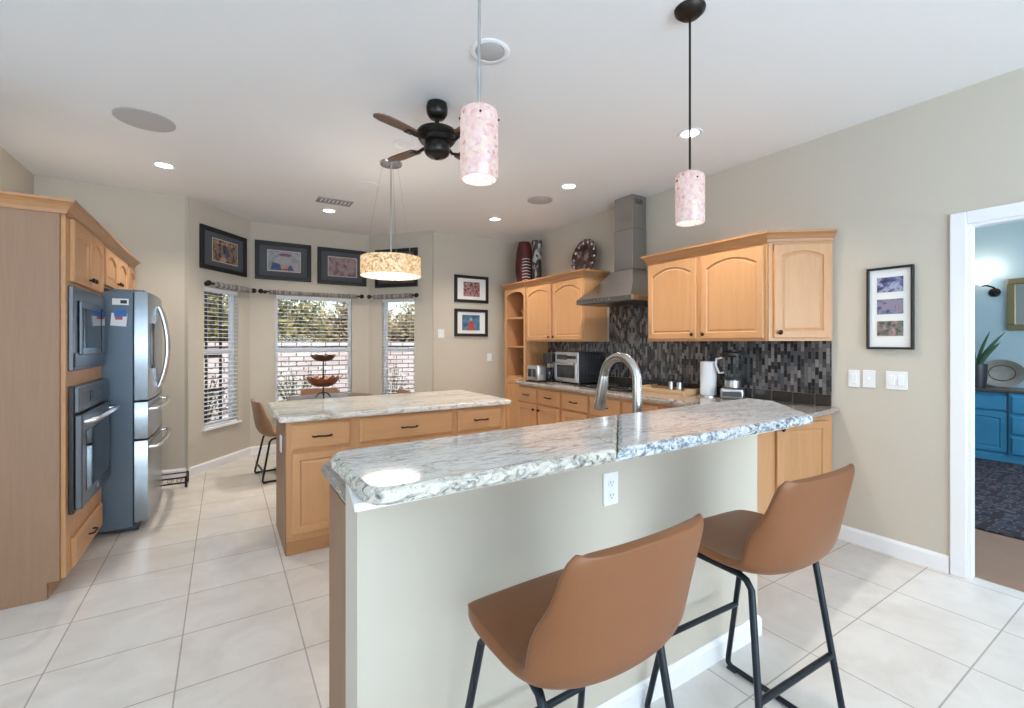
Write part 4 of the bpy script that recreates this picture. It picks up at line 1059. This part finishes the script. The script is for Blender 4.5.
MB().lathe([(.086, .3455), (.086, .362), (.06, .372), (.03, .375), (.03, .39), (.008, .392)], (0, 0, 0), 24).build('lid', 'black_plastic', b, smooth=40)

# faucet
fx, fy = 1.556, 1.42
f = thing('kitchen_faucet', 'tall brushed nickel gooseneck faucet behind the bar', 'faucet', (fx, fy, .9055))
MB().lathe([(.034, 0), (.034, .008), (.028, .014), (.026, .05)], (0, 0, 0), 24).build('base', 'brushed_nickel', f, smooth=50)
R_ = .105; zc = .275
pts = [(0, 0, .05), (0, 0, .16), (0, 0, zc)] + arc((R_, zc), R_, PI, .12, 14)
MB().tube(pts, .021, 18).build('gooseneck', 'brushed_nickel', f, smooth=60)
e = pts[-1]; dv = Vector((0, .04, -.20)).normalized()
hp = [tuple(Vector(e) + dv * q) for q in (0, .02, .08, .15, .17)]
MB().tube(hp, [.022, .0245, .027, .030, .026], 18).build('spray_head', 'brushed_nickel', f, smooth=50)
MB().tube([(.02, 0, .09), (.06, 0, .10), (.11, 0, .13)], [.013, .009, .007], 10).build('lever', 'brushed_nickel', f, smooth=60)

# ------------------------------------------------------------------ pictures, switches, outlets
def picture(name, label, loc, rz, w, h, fwid, mat_m, mw, print_ms, prints, cat='picture', group=None, line=True):
    t = thing(name, label, cat, loc, rz, group)
    m = MB()
    for a in ((0, w, 0, fwid), (0, w, h - fwid, h), (0, fwid, fwid, h - fwid), (w - fwid, w, fwid, h - fwid)): m.box(a[0], a[1], -.028, -.001, a[2], a[3], .003, 1)
    m.build('frame', 'frame_black', t)
    MB().box(fwid, w - fwid, -.010, -.006, fwid, h - fwid).build('mat_board', mat_m, t)
    for (x0, x1, z0, z1), pm in zip(prints, print_ms):
        if line: MB().box(x0 - .008, x1 + .008, -.0115, -.0103, z0 - .008, z1 + .008).build('mat_edge', 'print_edge', t)
        MB().box(x0, x1, -.0132, -.0118, z0, z1).build('print', pm, t)
    return t
def art(parent, mat, pts, y=-.0140):
    m = MB(); m.prism(pts, 0, .0012); m.xf(Matrix.Translation((0, y + .0008, 0)) @ Matrix.Rotation(PI / 2, 4, 'X')); return m.build('painted_shape', mat, parent)
def ell(cx, cz, a, b, n=16): return [(cx + a * math.cos(2 * PI * i / n), cz + b * math.sin(2 * PI * i / n)) for i in range(n)]
L, rz = seg_frame(NA, BA)
def on_seg(A, rz, s, z): return (A[0] + s * math.cos(rz), A[1] + s * math.sin(rz), z)
G = 'black framed pictures above the bay windows'
p1 = picture('framed_picture', 'black framed picture of dark figures on the left bay wall', on_seg(NA, rz, .11, 2.13), rz, .70, .455, .045, 'mat_charcoal', 0, ['print_a'], [(.175, .55, .11, .345)], group=G)
for x in (.24, .31, .38, .46): art(p1, 'art_blue' if x == .38 else 'print_d', ell(x, .22, .016, .075))
for x in (.24, .31, .38, .46): art(p1, 'art_orange', ell(x, .31, .014, .018))
art(p1, 'art_orange', ell(.33, .14, .045, .03))
p2 = picture('framed_picture', 'black framed picture with a bright central shape on the middle bay wall', (BA[0] + .05, BA[1], 2.13), 0, .63, .47, .045, 'mat_charcoal', 0, ['print_b'], [(.14, .50, .115, .36)], group=G)
p2k = p2
art(p2, 'art_purple', ell(.33, .315, .075, .020)); art(p2, 'art_pale', [(.255, .20), (.375, .19), (.40, .26), (.33, .31), (.27, .265)]); art(p2, 'art_orange', [(.29, .14), (.345, .15), (.335, .26), (.295, .255)], -.0136)
art(p2, 'art_blue', [(.165, .125), (.29, .125), (.27, .20), (.19, .215)]); art(p2, 'art_blue', [(.355, .125), (.43, .125), (.40, .19), (.37, .18)]); art(p2, 'art_red', [(.28, .125), (.36, .125), (.345, .165), (.295, .16)], -.0132)
p3 = picture('framed_picture', 'black framed mauve picture right of centre on the middle bay wall', (BA[0] + .755, BA[1], 2.12), 0, .62, .475, .045, 'mat_charcoal', 0, ['print_c'], [(.135, .49, .115, .36)], group=G)
L2, rz2 = seg_frame(BB, NB)
p4 = picture('framed_picture', 'black framed picture partly behind the drum lamp on the right bay wall', on_seg(BB, rz2, .11, 2.10), rz2, .64, .51, .045, 'mat_charcoal', 0, ['print_d'], [(.15, .49, .13, .38)], group=G)
p5 = picture('framed_picture', 'upper small black framed group picture with white mat', (2.625, 5.62, 1.905), 0, .52, .37, .04, 'mat_white', 0, ['print_e'], [(.135, .385, .085, .285)], group='small pictures beside the bay', line=False)
p6 = picture('framed_picture', 'lower small black framed picture of a red figure on blue', (2.625, 5.62, 1.44), 0, .51, .375, .04, 'mat_white', 0, ['print_f'], [(.115, .385, .085, .295)], group='small pictures beside the bay', line=False)
art(p6, 'art_red', [(.20, .085), (.30, .085), (.285, .19), (.25, .22), (.215, .19)]); art(p6, 'art_pale', ell(.25, .235, .018, .022))
p7 = picture('framed_picture', 'tall black frame with three small landscape photos on the right wall', (3.6, 1.293, 1.31), -PI / 2, .243, .525, .014, 'mat_white', 0, ['print_g', 'print_h', 'print_i'], [(.055, .19, .365, .46), (.055, .19, .225, .32), (.055, .19, .085, .18)], line=False)

def plate(name, label, loc, rz, w, h, kind, cat='light switch', n=1, group=None):
    t = thing(name, label, cat, loc, rz, group)
    MB().box(-w / 2, w / 2, -.007, -.0005, -h / 2, h / 2, .003).build('cover_plate', 'white_plastic', t)
    if kind == 'outlet':
        for z in (-.022, .022):
            r = MB().lathe([(.0165, -.0072), (.016, -.0095), (.012, -.010)], (0, 0, z), 18, 'y').build('socket', 'white_plastic', t, smooth=40)
            m = MB(); m.box(-.007, -.005, -.0105, -.0098, z - .002, z + .007); m.box(.005, .007, -.0105, -.0098, z - .002, z + .007); m.lathe([(.0025, -.0098), (.0025, -.0105)], (0, 0, z - .008), 8, 'y'); m.build('slots', 'slot_dark', r)
    else:
        for k in range(n):
            x = (k - (n - 1) / 2) * .046
            if kind == 'rocker': MB().box(x - .016, x + .016, -.011, -.0072, -.033, .033, .002).build('rocker', 'white_trim', t)
            else:
                MB().box(x - .005, x + .005, -.018, -.0072, -.006, .012, .002).build('toggle', 'white_trim', t)
    return t
plate('light_switch', 'white switch plate farthest from the doorway on the right wall', (3.6, 1.37, 1.11), -PI / 2, .065, .115, 'rocker', group='switches beside the doorway')
plate('light_switch', 'middle white switch plate of the three on the right wall', (3.6, 1.285, 1.113), -PI / 2, .07, .115, 'toggle', group='switches beside the doorway')
plate('light_switch', 'wide double white switch plate nearest the doorway', (3.6, 1.14, 1.113), -PI / 2, .112, .115, 'rocker', n=2, group='switches beside the doorway')
plate('light_switch', 'white switch plate on the back wall beside the small pictures', (2.435, 5.62, 1.475), 0, .09, .115, 'rocker')
plate('light_switch', 'white switch plate on the back wall beside the open shelves', (3.17, 5.62, 1.15), 0, .075, .11, 'rocker')
plate('wall_outlet', 'white outlet on the knee wall below the bar', (1.155, 1.18, .835), 0, .07, .115, 'outlet', 'outlet')

# ------------------------------------------------------------------ bucket seats
def interp(pts, t):
    for (a, va), (b, vb) in zip(pts, pts[1:]):
        if t <= b:
            q = (t - a) / (b - a); return tuple(x + (y - x) * q for x, y in zip(va, vb))
    return pts[-1][1]
def smooth_prof(ctrl, n):
    # Catmull-Rom through control points (y, z, halfwidth, forward_wrap, lift)
    C = [ctrl[0]] + ctrl + [ctrl[-1]]; out = []
    segs = len(ctrl) - 1
    for i in range(n + 1):
        u = i / n * segs; k = min(int(u), segs - 1); t = u - k
        p0, p1, p2, p3 = C[k], C[k + 1], C[k + 2], C[k + 3]
        out.append(tuple(.5 * ((2 * b) + (-a + c) * t + (2 * a - 5 * b + 4 * c - d) * t * t + (-a + 3 * b - 3 * c + d) * t ** 3) for a, b, c, d in zip(p0, p1, p2, p3)))
    return out
def shell(ctrl, nv=34, nu=22, thick=.03):
    P = smooth_prof(ctrl, nv); m = MB(); V = []
    for (y, z, hw, fwd, lift) in P:
        row = []
        for j in range(nu + 1):
            u = -1 + 2 * j / nu; e = abs(u) ** 2.2
            row.append(m.bm.verts.new((hw * math.sin(u * PI / 2 * .92) / math.sin(PI / 2 * .92), y + fwd * e, z + lift * e)))
        V.append(row)
    for a, b in zip(V, V[1:]):
        for j in range(nu): m.bm.faces.new((a[j], a[j + 1], b[j + 1], b[j]))
    return m, V
SEAT = [(.216, .652, .155, -.012, .0), (.205, .670, .198, -.012, .004), (.10, .672, .222, 0, .012), (-.03, .655, .218, .01, .022), (-.125, .652, .222, .035, .05), (-.178, .690, .220, .075, .06), (-.200, .76, .216, .085, .03), (-.212, .85, .208, .06, .0), (-.221, .915, .203, .042, 0), (-.2245, .945, .195, .034, 0), (-.226, .958, .178, .028, 0)]
def bucket_seat(name, label, cat, loc, rz, ctrl, mat, legs, group=None, inner=None):
    t = thing(name, label, cat, loc, rz, group)
    m, V = shell(ctrl)
    o = m.build('seat_shell', mat, t, smooth=180)
    if inner: o.data.materials.append(MATS[inner])
    md = o.modifiers.new('thick', 'SOLIDIFY'); md.thickness = .026; md.offset = 0
    if inner: md.material_offset = 1
    md = o.modifiers.new('soft', 'SUBSURF'); md.levels = 1; md.render_levels = 1
    # piping seam round the rim
    rim = None
    P = smooth_prof(ctrl, 26); seam = []
    for sgn in (1,):
        pts = []
        for i, (y, z, hw, fwd, lift) in enumerate(P):
            if i >= 12: pts.append((hw * .985, y + fwd, z + lift))
        top = [(P[-1][2] * math.sin(u * PI / 2 * .92) / math.sin(PI / 2 * .92), P[-1][0] + P[-1][3] * abs(u) ** 2.4, P[-1][1] + P[-1][4] * abs(u) ** 2.4) for u in [1 - .1 * k for k in range(21)]]
        pts += top[1:]
        pts += [(-x, y, z) for x, y, z in pts[:len(pts) - len(top) + 1][::-1]][1:]
    return t
def sled(t, top, zt, fy, by, fx, fyt, byt, mat, r=.010, rest=.30, foot=True, H=.02):
    # top: half width under the seat; fx: half width at the floor
    for s in (-1, 1):
        fl = [(s * top, fyt - .05, zt), (s * (top + .004), fyt - .02, zt - .006), (s * (top + .008), fyt, zt - .028), (s * (fx - .004), fy - .004, .05), (s * fx, fy, .024), (s * fx, fy - .012, .013)]
        MB().tube(fl, r, 10).build('leg', mat, t, smooth=60)
        bl = [(s * top, byt + .05, zt), (s * (top + .004), byt + .02, zt - .006), (s * (top + .008), byt, zt - .028), (s * (fx - .004), by + .004, .05), (s * fx, by, .024), (s * fx, by + .012, .013)]
        MB().tube(bl, r, 10).build('leg', mat, t, smooth=60)
        MB().tube([(s * fx, fy - .011, .0125), (s * fx, by + .011, .0125)], r, 10).build('runner', mat, t, smooth=60)
        MB().tube([(s * top, fyt - .05, zt), (s * top, byt + .05, zt)], r, 10).build('seat_rail', mat, t, smooth=60)
        if foot:
            m = MB()
            for y in (fy - .02, by + .02): m.box(s * fx - .014, s * fx + .014, y - .02, y + .02, .0005, .010, .002, 1)
            m.build('foot_glide', 'black_plastic', t)
    def at(y0, y1, z):
        q = 1 - z / (zt - .028); return (fx + (top + .008 - fx) * (z / (zt - .028)), y0 + (y1 - y0) * (z / (zt - .028)))
    if rest:
        for a, b_ in ((fy, fyt), (by, byt)):
            hw, y = at(a, b_, rest); MB().tube([(-hw, y, rest), (hw, y, rest)], r, 10).build('footrest', mat, t, smooth=60)
    m = MB()
    for y in (fyt - .08, byt + .08): m.tube([(-top, y, zt), (top, y, zt)], r * .9, 8)
    m.build('cross_bar', mat, t, smooth=60)
s1 = bucket_seat('bar_stool', 'tan leather bar stool nearest the camera, turned to the bar', 'bar stool', (.725, .85, 0), .02, SEAT, 'leather', None, 'tan bucket bar stools')
sled(s1, .172, .632, .265, -.175, .235, .155, -.10, 'stool_steel', .0105)
s2 = copy_tree(s1); s2.location = (1.53, .87, 0); s2.rotation_euler.z = -.04
s2['label'] = 'tan leather bar stool standing near the right end of the bar'
# dining chairs and table in the bay
CH_ = [(y * 1.08, z - .215, hw * 1.08, f_, l_) for (y, z, hw, f_, l_) in SEAT]
CH_ = [(y, (z - .44) * 1.12 + .44 if z > .44 else z, hw, f_, l_) for (y, z, hw, f_, l_) in CH_]
c1 = bucket_seat('dining_chair', 'tan dining chair beside the left bay window', 'dining chair', (.49, 5.20, 0), -PI / 2 + .1, CH_, 'leather_pale', None, 'bucket dining chairs in the bay')
sled(c1, .155, .412, .20, -.20, .215, .17, -.13, 'black_iron', .010, rest=.10)
for loc, rz, lab in (((1.02, 5.93, 0), PI, 'tan dining chair backed against the wide middle window'), ((1.62, 5.35, 0), PI / 2, 'tan dining chair hidden behind the right end of the island')):
    c = copy_tree(c1); c.location = loc; c.rotation_euler.z = rz; c['label'] = lab
dt = thing('dining_table', 'round dark pedestal dining table in the window bay', 'dining table', (1.02, 5.33, 0))
MB().lathe([(.02, .715), (.44, .72), (.46, .73), (.46, .745), (.45, .75), (.01, .75)], (0, 0, 0), 48).build('tabletop', 'top_wood_dark', dt, smooth=40)
MB().lathe([(.10, .05), (.05, .10), (.04, .40), (.05, .65), (.16, .7145)], (0, 0, 0), 24).build('pedestal', 'top_wood_dark', dt, smooth=50)
MB().lathe([(.26, .001), (.26, .02), (.11, .0495)], (0, 0, 0), 32).build('base', 'top_wood_dark', dt, smooth=40)
# two-tier fruit stand
fs = thing('tiered_bowl_stand', 'two-tier copper and brown leaf bowl stand on the dining table', 'bowl stand', (.915, 5.30, .7505))
m = MB(); m.lathe([(.008, .03), (.007, .12), (.009, .25), (.006, .44)], (0, 0, 0), 12)
for k in range(3):
    a = k * 2 * PI / 3 + .4; m.tube([(0, 0, .06), (.05 * math.cos(a), .05 * math.sin(a), .05), (.09 * math.cos(a), .09 * math.sin(a), .006)], .006, 8)
m.build('stem', 'black_iron', fs, smooth=60)
def lobed(R, z0, h, n, mat, name):
    m = MB(); seg = 96; rs = []
    for q in (0.05, .3, .6, .85, 1.0, .97, .8, .5, .05):
        pass
    prof = [(.08, 0), (.4, .02), (.7, .25), (.9, .65), (1.0, 1.0), (.97, 1.0), (.85, .66), (.66, .32), (.38, .10), (.06, .08)]
    for r, hh in prof:
        rs.append([(R * r * (1 + .07 * r * abs(math.sin(n * a / 2))) * math.cos(a), R * r * (1 + .07 * r * abs(math.sin(n * a / 2))) * math.sin(a), z0 + h * hh * (1 - .28 * r * (1 - abs(math.sin(n * a / 2))))) for a in [2 * PI * i / seg for i in range(seg)]])
    m.rings(rs); return m.build(name, mat, fs, smooth=50)
lobed(.165, .125, .11, 12, 'copper', 'lower_bowl'); lobed(.125, .40, .075, 8, 'bowl_brown', 'upper_bowl')
m = MB()
for k in range(12):
    a = k * 2 * PI / 12; m.tube([(.16 * math.cos(a), .16 * math.sin(a), .20), (.20 * math.cos(a), .20 * math.sin(a), .235), (.205 * math.cos(a + .08), .205 * math.sin(a + .08), .25)], .003, 6)
m.build('leaf_tips', 'black_iron', fs, smooth=60)

# ------------------------------------------------------------------ outdoors beyond the bay
struct(MB().box(-30, 30, 6.6, 40, -.35, -.12), 'ground', 'soil', 'bare garden ground outside the bay')
struct(MB().box(-30, 30, -40, -4.3, -.35, -.12), 'ground_front', 'soil')
struct(MB().box(-30, -4.8, -4.3, 6.6, -.35, -.12), 'ground_side', 'soil')
gw = sthing('wall_garden', 'pale brick garden wall beyond the bay windows', (0, 9.2, -.13))
MB().box(-9, 9, 0, .2, 0, 1.42).build('brick_face', 'garden_brick', gw)
MB().box(-9, 9, -.03, .23, 1.4205, 1.50, .01).build('coping', 'garden_brick', gw)
def bush(x, y, r, h, mat, label, n=1500, seed=0, z0=-.12, base=.25, stems=14, leaf=.05):
    rnd = random.Random(seed); t = thing('garden_shrub', label, 'shrub', (x, y, z0), 0, 'shrubs outside the bay windows')
    m = MB(); tips = []
    for k in range(stems):
        a = rnd.uniform(0, 2 * PI); q = rnd.uniform(.3, 1); p = []
        ex, ey, ez = r * q * math.cos(a), r * q * .7 * math.sin(a), h * rnd.uniform(.6, 1)
        for i in range(6):
            s = i / 5; p.append((ex * s ** 1.3 + rnd.uniform(-.03, .03), ey * s ** 1.3, ez * s))
        m.tube(p, [.02 * (1 - .8 * i / 5) for i in range(6)], 5); tips.append(p)
    m.build('stems', 'twig', t)
    m = MB()
    for k in range(n):
        p = rnd.choice(tips); s = rnd.uniform(base, 1); i = min(4, int(s * 5)); f_ = s * 5 - i
        c = Vector(p[i]).lerp(Vector(p[i + 1]), f_) + Vector((rnd.gauss(0, .13), rnd.gauss(0, .11), rnd.gauss(0, .10)))
        d = Vector((rnd.gauss(0, 1), rnd.gauss(0, 1), rnd.gauss(0, 1))).normalized(); e = d.orthogonal().normalized()
        L_ = leaf * rnd.uniform(.6, 1.3)
        vs = [m.bm.verts.new(c), m.bm.verts.new(c + d * L_ * .5 + e * L_ * .28), m.bm.verts.new(c + d * L_), m.bm.verts.new(c + d * L_ * .5 - e * L_ * .28)]
        m.bm.faces.new(vs)
    o = m.build('foliage', mat, t); o['kind'] = 'stuff'
B_ = [(-1.9, 10.9, .95, 2.75, 'bush_green', 'dark green shrub behind the garden wall seen through the left window'), (-.2, 13.6, 1.1, 3.1, 'bush_olive', 'olive shrub set back behind the dark green and tan shrubs'),
      (1.0, 10.9, .95, 2.75, 'bush_olive', 'tall olive shrub at the left of the middle window'), (2.6, 13.6, 1.1, 2.9, 'bush_tan', 'dry tan shrub set back behind the centre of the middle window'),
      (3.6, 10.9, .95, 2.45, 'bush_tan', 'lower tan shrub at the right of the middle window'), (5.6, 13.6, 1.1, 2.8, 'bush_olive', 'olive shrub seen through the upper right window'), (6.3, 10.9, .95, 2.6, 'bush_green', 'green shrub at the far right behind the garden wall')]
for i, (x, y, r, h, mt, lab) in enumerate(B_): bush(x, y, r, h, mt, lab, 8500, i + 1, base=.08, stems=40, leaf=.13)
bush(1.0, 8.3, .42, 1.25, 'bush_green', 'sparse leafy shrub in front of the brick wall, middle window', 700, 31, base=.3, stems=16)
bush(-.30, 8.1, .40, 1.0, 'bush_green', 'low sparse shrub in front of the brick wall, left window', 500, 32, base=.3, stems=14)
bush(2.62, 8.3, .42, 1.1, 'bush_olive', 'sparse olive shrub in front of the brick wall, right window', 500, 33, base=.3, stems=14)
t = thing('screen_enclosure', 'dark bronze screen frame outside the left bay window', 'screen frame', (-.9, 7.35, -.12))
for x in (-.1, .70, .86): MB().box(x - .018, x + .018, -.02, .02, 0, 2.25).build('post', 'cage_bronze', t)
for z, h_ in ((.82, .035), (1.28, .06), (1.69, .025), (2.1, .04)): MB().box(-.08, .84, -.017, .017, z, z + h_).build('rail', 'cage_bronze', t)
